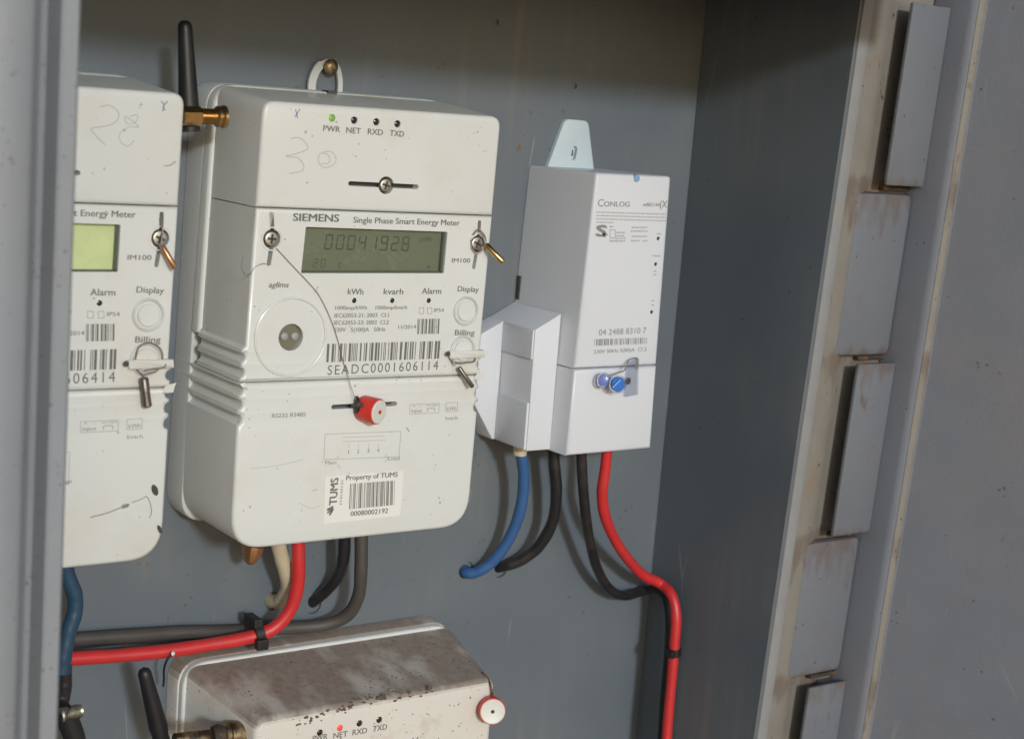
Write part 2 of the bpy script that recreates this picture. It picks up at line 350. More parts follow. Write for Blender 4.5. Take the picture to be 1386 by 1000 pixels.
def stroke(mb, pts, y, w, dy=0.0):                  # a drawn line lying on the plane y
    pts = smooth_path([at(p[0], p[1], y) for p in pts], 6) if len(pts) > 2 else [at(p[0], p[1], y) for p in pts]
    v = []; f = []
    for i, p in enumerate(pts):
        d = pts[min(i+1, len(pts)-1)]-pts[max(i-1, 0)]; q = Vector((-d.z, 0, d.x)).normalized()*w/2
        v += [p+q, p-q]
    for i in range(len(pts)-1): f.append((2*i, 2*i+1, 2*i+3, 2*i+2))
    mb.add(v, f); return mb
TC = {}
def glyphs(s, bold=0.0, shear=0.0, space=1.0):
    key = (s, bold, shear, space)
    if key not in TC:
        c = bpy.data.curves.new('t', 'FONT'); c.body = s; c.size = 1; c.shear = shear; c.space_character = space
        c.resolution_u = 3
        o = bpy.data.objects.new('t', c); me = bpy.data.meshes.new_from_object(o)
        v = [w.co.copy() for w in me.vertices]; f = [tuple(p.vertices) for p in me.polygons]
        bpy.data.objects.remove(o); bpy.data.curves.remove(c); bpy.data.meshes.remove(me)
        TC[key] = (v, f)
    return TC[key]
def text(mb, s, a, b, h, y, bold=0.0, shear=0.0, space=1.0, up=None):
    """text whose baseline runs from pixel a to pixel b, capitals h pixels tall, on the plane y"""
    v, f = glyphs(s, bold, shear, space)
    A = at(*a, y); B = at(*b, y); X = B-A; x0 = min(p.x for p in v); x1 = max(p.x for p in v)
    d = X.normalized(); U = Vector((-d.z, 0, d.x))
    H = (at(a[0], a[1]-h, y)-at(a[0], a[1], y)).length / 0.70
    if up: H = up/0.70
    mb.add([A + X*((p.x-x0)/(x1-x0)) + U*p.y*H for p in v], f)
    if bold > 0:
        for k, (sx, sz_) in enumerate(((1, 0), (0.5, 0.8), (-0.5, 0.5))):
            mb.add([A + X*((p.x-x0)/(x1-x0)) + U*p.y*H + d*H*bold*sx*2.4 + U*H*bold*sz_*1.5 + Vector((0, 2e-5*(k+1), 0)) for p in v], f)
    return mb
def quadmap(q, y):                                   # q: TL TR BR BL pixels
    TL, TR, BR, BL = [at(p[0], p[1], y) for p in q]
    return lambda s, t: (TL*(1-s)+TR*s)*(1-t) + (BL*(1-s)+BR*s)*t
def barcode(mb, q, y, n, seed, fill=0.5, gaps=()):
    rnd = random.Random(seed); M = quadmap(q, y); w = [rnd.choice((1, 1, 2, 3)) for _ in range(n*2)]
    w = [x*(0.9 if i % 2 == 0 else 1.0) for i, x in enumerate(w)]
    T = sum(w); t = 0
    for i, x in enumerate(w):
        s0 = t/T; s1 = (t+x)/T; t += x
        if i % 2 == 0 and not any(a < s0 < b for a, b in gaps):
            mb.add([M(s0, 0), M(s1, 0), M(s1, 1), M(s0, 1)], [(0, 1, 2, 3)])
    return mb
def plate(mb, q, y, th):                             # thin slab on the plane y
    a = [at(p[0], p[1], y) for p in q]; b = [p+Vector((0, -th, 0)) for p in a]
    mb.add(a+b, [(0, 1, 2, 3), (4, 5, 6, 7), (0, 1, 5, 4), (1, 2, 6, 5), (2, 3, 7, 6), (3, 0, 4, 7)]); return mb
SEG = {'0': 'abcdef', '1': 'bc', '2': 'abged', '3': 'abgcd', '4': 'fgbc', '5': 'afgcd', '6': 'afgedc', '7': 'abc', '8': 'abcdefg', '9': 'abcdfg', 'c': 'ged', 'U': 'bcdef', ' ': ''}
def segdigit(mb, ch, M, s0, s1, t0, t1):
    w = 0.16; sl = 0.10
    def P(x, z): return M(s0+(s1-s0)*(x+sl*(0.5-z)), t0+(t1-t0)*z)
    R_ = {'a': (.12, 0, .88, w*.6), 'g': (.12, .5-w*.3, .88, .5+w*.3), 'd': (.12, 1-w*.6, .88, 1),
          'f': (0, .06, w, .46), 'b': (1-w, .06, 1, .46), 'e': (0, .54, w, .94), 'c': (1-w, .54, 1, .94)}
    for k in SEG[ch]:
        x0, z0, x1, z1 = R_[k]; mb.add([P(x0, z0), P(x1, z0), P(x1, z1), P(x0, z1)], [(0, 1, 2, 3)])

class Parts:                           # every string or drawn figure becomes a part of its own
    def __init__(s, root, name, m): s.root = root; s.name = name; s.m = m
    def add(s, v, f):
        link_mesh(s.name, v, f, s.m, s.root); return s
def tparts(root, name, m, strings):
    for a in strings:
        mb = MB(); text(mb, *a); mb.build(name, m, root)
# ---------------------------------------------------------------- ground (far below the cabinet, it throws warm light up)
mb = MB(); n = 24
v = [(0, 0, -1.25)] + [(60*math.cos(2*math.pi*i/n), 60*math.sin(2*math.pi*i/n), -1.25) for i in range(n)]
g = link_mesh('ground', v, [(0, i+1, (i+1) % n+1) for i in range(n)], 'ground_soil'); g['kind'] = 'structure'

# ---------------------------------------------------------------- cabinet
XW = 0.3229
cab = thing('metal_cabinet', 'grey painted steel cabinet standing open with all the electricity meters mounted inside', 'cabinet', (0.0, 0.0, -0.55))
# back panel with its drilled holes
hp = [at(672, 30, 0), at(778, 117, 0)]
ch = [at(420, 816, 0.003), at(365, 811, 0.003), at(627, 769, 0.003), at(673, 768, 0.003)]
prism([(-0.32, -0.55), (XW+0.004, -0.55), (XW+0.004, 0.102), (-0.32, 0.102)], 0.002, 0.0, 0, mb=(mb := MB()),
      holes=[(circ((p.x, p.z), 0.0016, 12), 0.0015) for p in hp] + [(circ((p.x, p.z), 0.0052, 20), 0.012) for p in ch])
mb.build('back_panel', 'grey_paint', cab)
def lean(y, z): return y - 0.046*(z-0.0)           # the front edges lean back a little towards the bottom
ys = -0.1193
mb = MB(); v = []
for z in (-0.55, 0.10):
    v += [(XW, -0.0005, z), (XW, lean(ys, z), z), (XW+0.0015, lean(ys, z), z), (XW+0.0015, -0.0005, z)]
mb.add(v, [(0, 1, 5, 4), (1, 2, 6, 5), (2, 3, 7, 6), (3, 0, 4, 7), (0, 1, 2, 3), (4, 5, 6, 7)]).build('side_panel', 'grey_paint', cab)
box(MB(), -0.322, -0.3205, -0.19, 0.002, -0.55, 0.102).build('side_panel', 'grey_paint', cab)
mb = MB(); box(mb, -0.33, 0.402, -0.090, 0.004, 0.1035, 0.105); box(mb, -0.33, 0.3222, -0.199, -0.0902, 0.1035, 0.105); box(mb, -0.33, 0.3222, -0.2005, -0.1992, 0.080, 0.105)
mb.build('roof_panel', 'grey_paint', cab)
box(MB(), -0.32, XW-0.001, -0.19, 0.0, -0.553, -0.5515).build('bottom_panel', 'grey_paint', cab)
# sheet profile: polyline in x,y extruded along z, with a thickness
def sheet(name, prof, z0, z1, m, th=0.0015, leaning=True, smooth=True, steps=1, parent=cab, label=None):
    mb = MB(); k = len(prof); nrm = []
    for i in range(k):
        d = Vector(prof[min(i+1, k-1)])-Vector(prof[max(i-1, 0)]); nrm.append(Vector((-d.y, d.x)).normalized())
    v = []; f = []
    for s in range(steps+1):
        z = z0+(z1-z0)*s/steps
        for i, p in enumerate(prof): v.append((p[0], lean(p[1], z) if leaning else p[1], z))
        for i, p in enumerate(prof):
            q = Vector(p)+nrm[i]*th; v.append((q.x, lean(q.y, z) if leaning else q.y, z))
    for s in range(steps):
        a = s*2*k; b = (s+1)*2*k
        for i in range(k-1): f += [(a+i, a+i+1, b+i+1, b+i), (a+k+i, b+k+i, b+k+i+1, a+k+i+1)]
        f += [(a, b, b+k, a+k), (a+k-1, a+2*k-1, b+2*k-1, b+k-1)]
    for a in (0, steps*2*k):
        for i in range(k-1): f.append((a+i, a+i+1, a+k+i+1, a+k+i))
    return mb.add(v, f).build(name, m, parent, 35 if smooth else False, label)
def arc(c, r, a0, a1, n=6): return [(c[0]+r*math.cos(R(a0+(a1-a0)*i/n)), c[1]+r*math.sin(R(a0+(a1-a0)*i/n))) for i in range(n+1)]
for px_, py_, r_ in ((703, 199, 0.0012), (701, 203, 0.0008), (709, 184, 0.0007), (636, 905, 0.0007), (188, 763, 0.0009), (199, 763, 0.0009), (560, 905, 0.0005)):
    p = at(px_, py_, 0); mb = MB(); lathe(mb, p, (0, -1, 0), [(0, r_), (0.0003, r_*0.6), (0.0003, 0)], 7, px_); mb.build('rust_spot', 'rust', cab)
# edge flange of the side panel, folded outward, then the dusty, bounce-tinted fillet behind it
Z0, Z1 = -0.52, 0.1030
sheet('edge_flange', [(XW+0.0016, ys+0.001), (XW+0.0022, ys-0.0010), (XW+0.0060, ys-0.0018), (XW+0.0098, ys-0.0008)], Z0, Z1, 'edge_paint', 0.0012)
sheet('hinge_channel', [(XW+0.0103, ys-0.0002), (0.337, ys+0.0004), (0.343, ys+0.0012), (0.3475, ys+0.0024), (0.3520, ys+0.0042), (0.3560, ys+0.0066), (0.3600, ys+0.0082), (0.3650, ys+0.0088), (0.3720, ys+0.0088), (0.400, ys+0.0088)], Z0, 0.13, 'dusty_bounce_paint', 0.0012)
def leanbox(name, x0, x1, y0, y1, z0, z1, m, bev=0.002, label=None):
    b = box(MB(), x0, x1, y0, y1, z0, z1, bev)
    b.v = [(p[0], lean(p[1], p[2]), p[2]) for p in b.v]
    return b.build(name, m, cab, 30, label)
yf = -0.1215
for (zt, zb) in ((0.0815, -0.0180), (-0.1200, -0.2225), (-0.3170, -0.43)):
    leanbox('hinge_block', 0.3592, 0.3903, yf-0.0026, yf-0.0001, zb, zt, 'hinge_paint', 0.0009)
    leanbox('hinge_block_web', 0.3780, 0.3900, yf+0.0000, ys+0.0075, zb+0.002, zt-0.002, 'hinge_paint', 0.0)
for (zt, zb) in ((-0.0225, -0.1165), (-0.2270, -0.3120)):
    leanbox('hinge_plate', 0.3450, 0.3903, ys+0.0008, ys+0.0080, zb, zt, 'hinge_paint', 0.0045)
for z in (-0.0200, -0.1182, -0.2248, -0.3145):
    leanbox('rusty_gap_shade', 0.368, 0.3900, yf+0.006, ys+0.0080, z-0.0012, z+0.0012, 'rusty_gap', 0.0006)  # rusty strips, coloured dark for the shade in the gaps
# the door leaf, swung wide open to the right
leaf = [(0.3905, -0.1120), (0.3908, -0.1355), (0.3918, -0.1385), (0.3932, -0.1400)]
dr = sheet('door', leaf, -0.54, 0.11, 'door_paint', 0.0012)
lipp = [(0.3933, -0.1402), (0.3945, -0.1412), (0.3962, -0.1416), (0.3980, -0.1412), (0.3996, -0.1402)]
sheet('door_lip', lipp, -0.54, 0.11, 'dusty_bounce_paint', 0.0012)
leaf2 = [(0.3998, -0.1400), (0.4015, -0.1395)] + [(0.4015+0.052*t, -0.1395-0.150*t) for t in (0.15, 0.25, 0.5, 1.0)]
sheet('door_face', leaf2, -0.54, 0.11, 'door_paint', 0.0012)
# left front post: box section in front of the meters
xr = at(112, 0, -0.2).x; xl = at(85, 0, -0.2).x; xg = at(62, 0, -0.2).x; x0 = at(0, 0, -0.2).x
post = [(xr, -0.160), (xr, -0.1985), (xr-0.0012, -0.2), (xl+0.001, -0.2), (xl, -0.1992), (xl-0.0008, -0.1880), (xg+0.0035, -0.1865), (xg+0.0012, -0.1885), (xg-0.0010, -0.1945), (xg-0.0035, -0.1965),
        (xg-0.010, -0.1975), (xg-0.0145, -0.1972), (xg-0.018, -0.1963), (xg-0.022, -0.1972), (xg-0.03, -0.198), (x0-0.03, -0.198), (x0-0.03, -0.16)]
sheet('front_post', post[::-1], -0.5, 0.1034, 'post_paint', 0.0012, leaning=False)

# ---------------------------------------------------------------- energy meters
Y3 = -0.075; YP = Y3-0.00012
def arcpts(p0, p1, bulge, n=6):
    """semicircular bite from p0 to p1 toward +x"""
    out = []; z0 = p0[1]; z1 = p1[1]
    for i in range(n+1):
        t = math.pi*i/n; out.append((p0[0]+(p1[0]-p0[0])*i/n+bulge*math.sin(t), z0+(z1-z0)*(1-math.cos(t))/2))
    return out
def lx(z): return -0.0030*(-z)/0.126
def rx(z): return 0.1300-0.0026*(-z)/0.126
S1L, S1R, S2L, S2R = -0.0449, -0.0456, -0.1256, -0.1264
gap = 0.00024
def screw_hole_pts(px, py, r): p = at(px, py, Y3); return circ((p.x, p.z), r)
slots3 = {'top': ((474, 248.6), (564, 253)), 'left': ((367.5, 289), (363.8, 357)), 'right': ((649, 301), (641.2, 362)), 'bottom': ((451, 550.8), (535, 546.2))}
def sl2(k, r): a, b = slots3[k]; A = at(*a, Y3); B = at(*b, Y3); return capsule((A.x, A.z), (B.x, B.z), r)
def keyhole(k, c, rr, r):              # a slot with a round well in its middle
    a, b = slots3[k]; A = at(*a, Y3); B = at(*b, Y3); A = Vector((A.x, A.z)); B = Vector((B.x, B.z)); C = at(*c, Y3); C = Vector((C.x, C.z))
    d = (B-A).normalized(); q = Vector((-d.y, d.x)); al = math.asin(r/rr); out = []
    n = 10
    for i in range(5): t = math.pi*i/4; out.append(tuple(A - d*r*math.sin(t) + -q*r*math.cos(t)*-1))
    # side +q ended; go along to the well
    out = []
    for i in range(5):
        t = -math.pi/2 + math.pi*i/4; out.append(tuple(A - d*r*math.cos(t) + q*r*math.sin(t)))       # -q .. +q
    for i in range(n+1):
        t = (math.pi-al)+(2*al-math.pi)*i/n; out.append(tuple(C + d*rr*math.cos(t) + q*rr*math.sin(t)))
    for i in range(5):
        t = math.pi/2 - math.pi*i/4; out.append(tuple(B + d*r*math.cos(t) + q*r*math.sin(t)))
    for i in range(n+1):
        t = -al + (2*al-math.pi)*i/n; out.append(tuple(C + d*rr*math.cos(t) + q*rr*math.sin(t)))
    return out
def cxz(px, py): p = at(px, py, Y3); return (p.x, p.z)
def uplift(p): return (p[0], p[1]+0.0048*max(0, min(1, (p[1]+0.008)/0.010)))

LCDQ = ((414, 307.1), (605.8, 313.9), (600.8, 370), (407.4, 369.9))
def build_meter_body(root):
    # base and its bead
    bo = rounded([(-0.0022, 0.0094, 0.012), (0.1318, 0.0094, 0.012), (0.1305, -0.2070, 0.014), (-0.0060, -0.2070, 0.014)], 7)
    prism(bo, -0.0005, -0.0185, 0.0015).build('base', 'base_plastic', root, 40)
    be = rounded([(-0.0016, 0.0090, 0.012), (0.1312, 0.0090, 0.012), (0.1302, -0.1105, 0.001), (-0.0045, -0.1105, 0.001)], 7)
    prism(be, -0.0186, -0.0262, 0.0022, steps=3).build('rim_bead', 'white_plastic', root, 50)
    # top cover
    o = rounded([(0.0, 0.0032, 0.006), (0.1300, 0.0036, 0.006), (rx(-.045), S1R+gap, 0), (lx(-.045), S1L+gap, 0)], 6)
    h = [(keyhole('top', (522.6, 251), 0.0042, 0.0011), 0.0065)] + [(circ(cxz(*c), 0.00175, 14), 0.0012) for c in ((449.4, 160.1), (479.5, 163), (509.4, 165.3), (538, 168))]
    prism(o, -0.0264, Y3, 0.0019, h, back=uplift, steps=3).build('top_cover', 'white_plastic', root, 40)
    # middle cover, with grip scallops on both sides just above the lower seam
    L = [(lx(-.126), S2L-gap*-1)]
    left = [(lx(-.045), S1L-gap), (lx(-.1085), -0.1085), (lx(-.11)-0.0018, -0.1100)] + arcpts((-0.0045, -0.1115), (-0.0045, -0.1160), 0.0019) + arcpts((-0.0045, -0.1185), (-0.0045, -0.1232), 0.0019) + [(-0.0046, S2L+gap)]
    right = [(0.1288, S2R+gap)] + [(x, z) for x, z in arcpts((0.1288, -0.1232), (0.1288, -0.1185), -0.0022)] + [(0.1288, -0.1165), (rx(-.115), -0.1145), (rx(-.045), S1R-gap)]
    o = left + right
    q = [cxz(*p) for p in LCDQ]
    h = [(rounded([(p[0], p[1], 0.0006) for p in q], 2), 0.0042),
         (keyhole('left', (368, 323.5), 0.0044, 0.0011), 0.0065), (keyhole('right', (646.5, 330), 0.0042, 0.0010), 0.0065)]
    h += [(circ(cxz(*c), 0.0013, 12), 0.001) for c in ((479.5, 406.8), (531, 406.8), (580.3, 406.8))]
    h += [(circ(cxz(393.7, 456.5), 0.0064, 24), 0.0045)]
    prism(o, -0.0264, Y3, 0.0016, h, steps=3).build('middle_cover', 'white_plastic', root, 40)
    # terminal cover
    left = [(-0.0046, S2L-gap)]
    for zc in (-0.1290, -0.1358, -0.1430): left += arcpts((-0.0048, zc+0.0026), (-0.0048, zc-0.0026), 0.0021)
    left += [(-0.0049, -0.150)]
    o = left + corner((-0.0049, -0.15), (-0.0052, -0.2055), (0.1283, -0.2055), 0.017) + corner((-0.0052, -0.2055), (0.1283, -0.2055), (0.1289, -0.13), 0.017)
    rgt = []
    for zc in (-0.1430, -0.1358, -0.1290): rgt += arcpts((0.1290, zc-0.0026), (0.1290, zc+0.0026), -0.0022)
    o += rgt + [(0.1289, S2R-gap)]
    prism(o, -0.0040, Y3, 0.0019, steps=3, holes=[(keyhole('bottom', (493, 548.5), 0.004, 0.0011), 0.0065)]).build('terminal_cover', 'white_plastic', root, 40)
    # inner body, coloured dark for the shade inside seams and slots
    box(MB(), 0.002, 0.126, -0.070, -0.027, -0.20, 0.001).build('inner_body', 'slot_dark', root)
    # buttons
    for c, nm in (((630.4, 421), 'display_button'), ((626, 474), 'billing_button')):
        p = at(*c, Y3); m_ = MB(); ring(m_, (p.x, Y3-0.0001, p.z), 0.0068, 0.0007, 36, 8, 1.0, 1.0); b = m_.build('button_ring', 'base_plastic', root, True)
        m_ = MB(); lathe(m_, (p.x, Y3+0.0003, p.z), (0, -1, 0), [(0, 0.0052), (0.0010, 0.0052), (0.0014, 0.0048), (0.0013, 0.002), (0.0013, 0)], 32)
        m_.build(nm, 'white_plastic', root, 35)
    a_ = [at(606, 473.5, Y3), at(653, 473, Y3), at(653, 483, Y3), at(606, 484.5, Y3)]
    prism(rounded([(q_.x, q_.z, 0.0004) for q_ in a_], 2), Y3+0.0002, Y3-0.0026, 0.0005).build('sealing_tab', 'white_plastic', root, 35)
    a_ = at(607, 479, Y3-0.0027); m_ = MB(); lathe(m_, (a_.x, a_.y+0.0004, a_.z), (0, -1, 0), [(0, 0.0013), (0.0002, 0.0013), (0.0002, 0)], 12); m_.build('wire_hole', 'slot_dark', root)
    # optical port
    p = at(393.7, 456, Y3); m_ = MB(); ring(m_, (p.x, Y3-0.0001, p.z), 0.0183, 0.0007, 56, 8, 1.0, 1.0)
    m_.build('port_ring', 'white_plastic', root, True)
    m_ = MB(); lathe(m_, (p.x, Y3+0.0035, p.z), (0, -1, 0), [(0, 0.0060), (0.0012, 0.0060), (0.0013, 0)], 28); pw = m_.build('port_window', 'port_glass', root, True)
    for dx in (-0.0026, 0.0028):
        m_ = MB(); lathe(m_, (p.x+dx, Y3+0.0022, p.z), (0, -1, 0), [(0, 0.0020), (0.0010, 0.0019), (0.0016, 0.0012), (0.0018, 0.0)], 16)
        m_.build('port_lens', 'slot_grey', root, True)
def screw(root, px, py, r=0.0030, y=None, cross=0.3, m='steel', ringed=False, d=0.0022):
    y = Y3 if y is None else y
    p = at(px, py, y)
    m_ = MB(); lathe(m_, (p.x, y+d, p.z), (0, -1, 0), [(0, r), (0.0018, r), (0.0022, r*0.9), (0.0023, r*0.8), (0.0023, 0)], 24)
    s = m_.build('screw', m, root, 35)
    m_ = MB()
    for a in (cross, cross+math.pi/2):
        dx, dz = math.cos(a)*r*0.68, math.sin(a)*r*0.68; nx, nz = -math.sin(a)*r*0.17, math.cos(a)*r*0.17
        yy = y+d-0.00236
        m_.add([(p.x-dx-nx, yy, p.z-dz-nz), (p.x+dx-nx, yy, p.z+dz-nz), (p.x+dx+nx, yy, p.z+dz+nz), (p.x-dx+nx, yy, p.z-dz+nz)], [(0, 1, 2, 3)])
    m_.build('screw_slot', 'slot_dark', s)
    if ringed:
        m_ = MB(); ring(m_, (p.x, y-0.0001, p.z), r*1.55, r*0.10, 28); m_.build('screw_ring', 'white_plastic', root, True)
    return s
def led(root, px, py, m='led_black', r=0.0015, y=None):
    y = Y3 if y is None else y; p = at(px, py, y)
    m_ = MB(); lathe(m_, (p.x, y+0.0009, p.z), (0, -1, 0), [(0, r*1.1), (0.0003, r*1.05), (0.0007, r*0.7), (0.0008, 0)], 14)
    m_.build('indicator_light', m, root, True)

def outline_box(q, w, names, root, m, y=None):
    mb = MB()
    for i in range(4): stroke(mb, [q[i], q[(i+1) % 4]], y or YP, w)
    # the four sides meet at their ends: weld them into one outline
    return mb.build(names, m, root)
def print_common(root):
    for a in (('PWR', (437.4, 177.6), (460, 179.4), 8, YP, 0.012), ('NET', (468.6, 180.2), (488, 181.6), 8, YP, 0.012),
              ('RXD', (497.7, 182), (518, 183.6), 8, YP, 0.012), ('TXD', (527.5, 184.1), (546.5, 185.7), 8, YP, 0.012),
              ('Single Phase Smart Energy Meter', (478.2, 301.6), (621.8, 305.6), 8, YP, 0.012), ('IM100', (611.4, 355.6), (636.2, 355.8), 6, YP, 0.01),
              ('kWh', (470.6, 398.4), (491.6, 399), 8, YP, 0.01), ('kvarh', (519.2, 398.4), (545.6, 398.6), 8, YP, 0.01),
              ('Alarm', (571, 397.8), (597, 397.9), 8, YP, 0.01), ('Display', (619.2, 394.4), (647.6, 395.6), 7.4, YP, 0.01),
              ('Billing', (615.6, 453.8), (642, 453.9), 7.4, YP, 0.01)): tparts(root, 'lettering', 'print_grey', [a])
    for a in (('1000imp/kWh', (453.6, 419.2), (496.6, 418.9), 5, YP, 0.014), ('1000imp/kvarh', (508.3, 418.9), (550.8, 418.4), 5, YP, 0.014),
              ('IEC62053-21: 2003  Cl.1', (452.5, 430), (526, 429), 5.6, YP, 0.014), ('IEC62053-23: 2003  Cl.2', (452.2, 439.6), (526, 438.8), 5.6, YP, 0.014),
              ('230V   5(100)A   50Hz', (452, 449.2), (521.3, 448.5), 5.6, YP, 0.014), ('IP54', (587.5, 422.4), (600.6, 422.4), 5, YP, 0.012),
              ('11/2014', (539, 445.3), (563, 444.8), 5.2, YP, 0.012), ('RS232 RS485', (368, 565.4), (413.5, 563.4), 5.6, YP, 0.008),
              ('input', (556.5, 558.3), (571, 557.8), 5, YP), ('+  -', (558, 551), (570, 550.5), 3, YP), ('test output', (577, 549.5), (593, 548.8), 2.6, YP),
              ('kWh', (604.8, 555.6), (617.4, 555), 5, YP), ('kvarh', (602.8, 568.2), (619.2, 567.8), 5, YP),
              ('Main', (440, 628.6), (455, 628), 5, YP), ('Load', (525, 623), (540.5, 622.3), 5, YP)): tparts(root, 'small_lettering', 'print_soft', [a])
    for i, x in enumerate((471.5, 484.5, 498, 511.6)): tparts(root, 'terminal_number', 'print_soft', [(str(i+1), (x-(0.6 if i == 0 else 1.6), 614-i*0.7), (x+(0.6 if i == 0 else 1.6), 614-i*0.7), 5.5, YP)])
    barcode(MB(), ((565.4, 431.6), (597.2, 431.3), (596.2, 451.6), (564.4, 452.2)), YP, 13, 3).build('barcode', 'print_grey', root)
    barcode(MB(), ((443, 465.4), (599.2, 461.3), (597.4, 485.2), (441.6, 490.2)), YP, 42, 11, gaps=((0.765, 0.79),)).build('barcode', 'print_grey', root)
    for cx in (570.5, 581.5): outline_box([(cx-3, 416.5), (cx+3, 416.5), (cx+3, 424.5), (cx-3, 424.5)], 0.00022, 'printed_square', root, 'print_soft')
    for q in (((555, 547.5), (594.5, 545.5), (594, 558.5), (554.5, 560.5)), ((603.5, 545), (619.5, 544.2), (619, 556.5), (603, 557.2)), ((440, 587.5), (542.6, 583.6), (540, 618), (438.5, 622))):
        outline_box(q, 0.0003, 'printed_frame', root, 'print_faint')
    stroke(MB(), [(579, 557), (579, 553), (588, 552.5), (588, 556.5)], YP, 0.0003).build('pulse_symbol', 'print_soft', root)
    mb = MB()
    for a in ((455, 622, 459, 616), (457, 629, 461, 634), (520, 619, 524, 614), (521, 625, 525, 619)): stroke(mb, [(a[0], a[1]), (a[2], a[3])], YP, 0.0003)
    for x in (472, 485, 499, 512): stroke(mb, [(x, 600), (x, 606)], YP, 0.00025)
    stroke(mb, [(463, 592), (520, 590)], YP, 0.00025); stroke(mb, [(463, 597.5), (522, 595.5)], YP, 0.00025)
    mb.build('wiring_diagram', 'print_faint', root)['kind'] = 'stuff'

def lcd(root, m, value, row2=True, dm='lcd_digit'):
    yq = Y3+0.0038
    o = MB(); plate(o, [(LCDQ[0][0]-1.5, LCDQ[0][1]-1.5), (LCDQ[1][0]+2, LCDQ[1][1]-1.5), (LCDQ[2][0]+2, LCDQ[2][1]+2), (LCDQ[3][0]-1.5, LCDQ[3][1]+2)], Y3+0.0029, 0.0003)
    # keep the plate just inside the recess
    M = quadmap(LCDQ, Y3); pts = [M(0.004, 0.01), M(0.996, 0.01), M(0.996, 0.99), M(0.004, 0.99)]
    o = MB(); a = [Vector((p.x, Y3+0.0041, p.z)) for p in pts]; b = [Vector((p.x, yq, p.z)) for p in pts]
    o.add(a+b, [(0, 1, 2, 3), (4, 5, 6, 7), (0, 1, 5, 4), (1, 2, 6, 5), (2, 3, 7, 6), (3, 0, 4, 7)])
    s = o.build('display_screen', m, root)
    dg = MB(); MM = lambda s_, t: (lambda p: Vector((p.x, yq-0.0001, p.z)))(M(s_, t))
    x = 0.165
    for ch in value:
        segdigit(dg, ch, MM, x, x+0.052, 0.16, 0.50); x += 0.077
    if row2:
        segdigit(dg, '2', MM, 0.10, 0.132, 0.70, 0.90); segdigit(dg, '0', MM, 0.15, 0.182, 0.70, 0.90); segdigit(dg, 'c', MM, 0.27, 0.30, 0.70, 0.90)
        v, f = glyphs('kWh'); x0 = min(p.x for p in v); x1 = max(p.x for p in v)
        dg.add([MM(0.83+0.09*(p.x-x0)/(x1-x0), 0.27-p.y*0.17) for p in v], f)
        dg.add([MM(0.90, 0.90), MM(0.925, 0.90), MM(0.912, 0.82)], [(0, 1, 2)])
    dg.build('display_digits', dm, s)
    shade_mb = MB()  # dark strips paint the shadow along the recess edges
    for (sa, sb, ta, tb) in ((0.0, 0.006, 0, 1), (0.985, 1.0, 0, 1), (0, 1, 0.0, 0.012), (0, 1, 0.965, 1.0)):
        c4 = [M(sa, ta), M(sb, ta), M(sb, tb), M(sa, tb)]; q1 = [Vector((p.x, Y3+0.0037, p.z)) for p in c4]; q2 = [Vector((p.x, Y3+0.0017, p.z)) for p in c4]
        shade_mb.add(q1+q2, [(0, 1, 2, 3), (4, 5, 6, 7), (0, 1, 5, 4), (1, 2, 6, 5), (2, 3, 7, 6), (3, 0, 4, 7)])
    shade_mb.build('display_edge_shade', 'lcd_edge_shade', s)
    pn = MB(); b = [Vector((p.x, Y3+0.0012, p.z)) for p in pts]; pn.add(b+[q+Vector((0, -0.0004, 0)) for q in b], [(0, 1, 2, 3), (4, 5, 6, 7), (0, 1, 5, 4), (1, 2, 6, 5), (2, 3, 7, 6), (3, 0, 4, 7)])
    pn.build('display_pane', 'pane', root)

O3 = (0.065, 0.0, -0.205)
m3 = thing('energy_meter', 'large white meter reading 00041928, with a barcode property sticker on its lower cover', 'electricity meter', O3, 'white electricity meters in the cabinet')
build_meter_body(m3)
shared = [o for o in m3.children]
n_shared = len(shared)
for c, m in (((479.5, 163), 'led_black'), ((509.4, 165.3), 'led_black'), ((538, 168), 'led_black'), ((479.5, 406.8), 'led_black'), ((531, 406.8), 'led_black'), ((580.3, 406.8), 'led_black')):
    led(m3, *c, m)
screw(m3, 522.6, 251, 0.0031, cross=1.3); screw(m3, 368, 323.5, 0.0034, cross=1.5, ringed=True); screw(m3, 646.5, 330, 0.0034, cross=1.2, ringed=True)
print_common(m3)
copy_src = [o for o in m3.children]
# what only the middle meter has
led(m3, 449.4, 160.1, 'led_green')
lcd(m3, 'lcd_green', '00041928')
b = MB(); text(b, 'SIEMENS', (396.6, 299.2), (458.4, 300.6), 10.3, YP, 0.022); b.build('brand_lettering', 'print_grey', m3)
b = MB(); text(b, 'aglims', (363.6, 389), (390.8, 389.2), 7.5, YP, 0.012, 0.25); b.build('logo_lettering', 'print_grey', m3)
b = MB(); text(b, 'SEADC0001606114', (443.2, 507.4), (592.8, 500.2), 13, YP, -0.012, 0, 1.25); b.build('serial_number', 'print_grey', m3)
b = MB()
stroke(b, [(393, 188), (406, 187), (417, 200), (405, 207), (387, 212), (403, 214), (411, 224), (408, 232), (392, 235)], YP, 0.0004)
stroke(b, [(435, 222), (446, 220), (444, 210), (434, 208), (431, 218), (438, 227), (450, 224), (455, 216), (449, 206), (437, 206)], YP, 0.00035)
b.build('pencil_mark', 'pencil', m3)
b = MB(); stroke(b, [(400, 148), (403, 160)], YP, 0.0004); stroke(b, [(406, 148), (399, 159)], YP, 0.0004); b.build('ink_mark', 'ink_blue', m3)
b = MB(); stroke(b, [(428, 390), (431, 388), (425, 398)], YP, 0.0003); stroke(b, [(550, 578), (554, 584)], YP, 0.0008); stroke(b, [(423, 664), (430, 662)], YP, 0.0005)
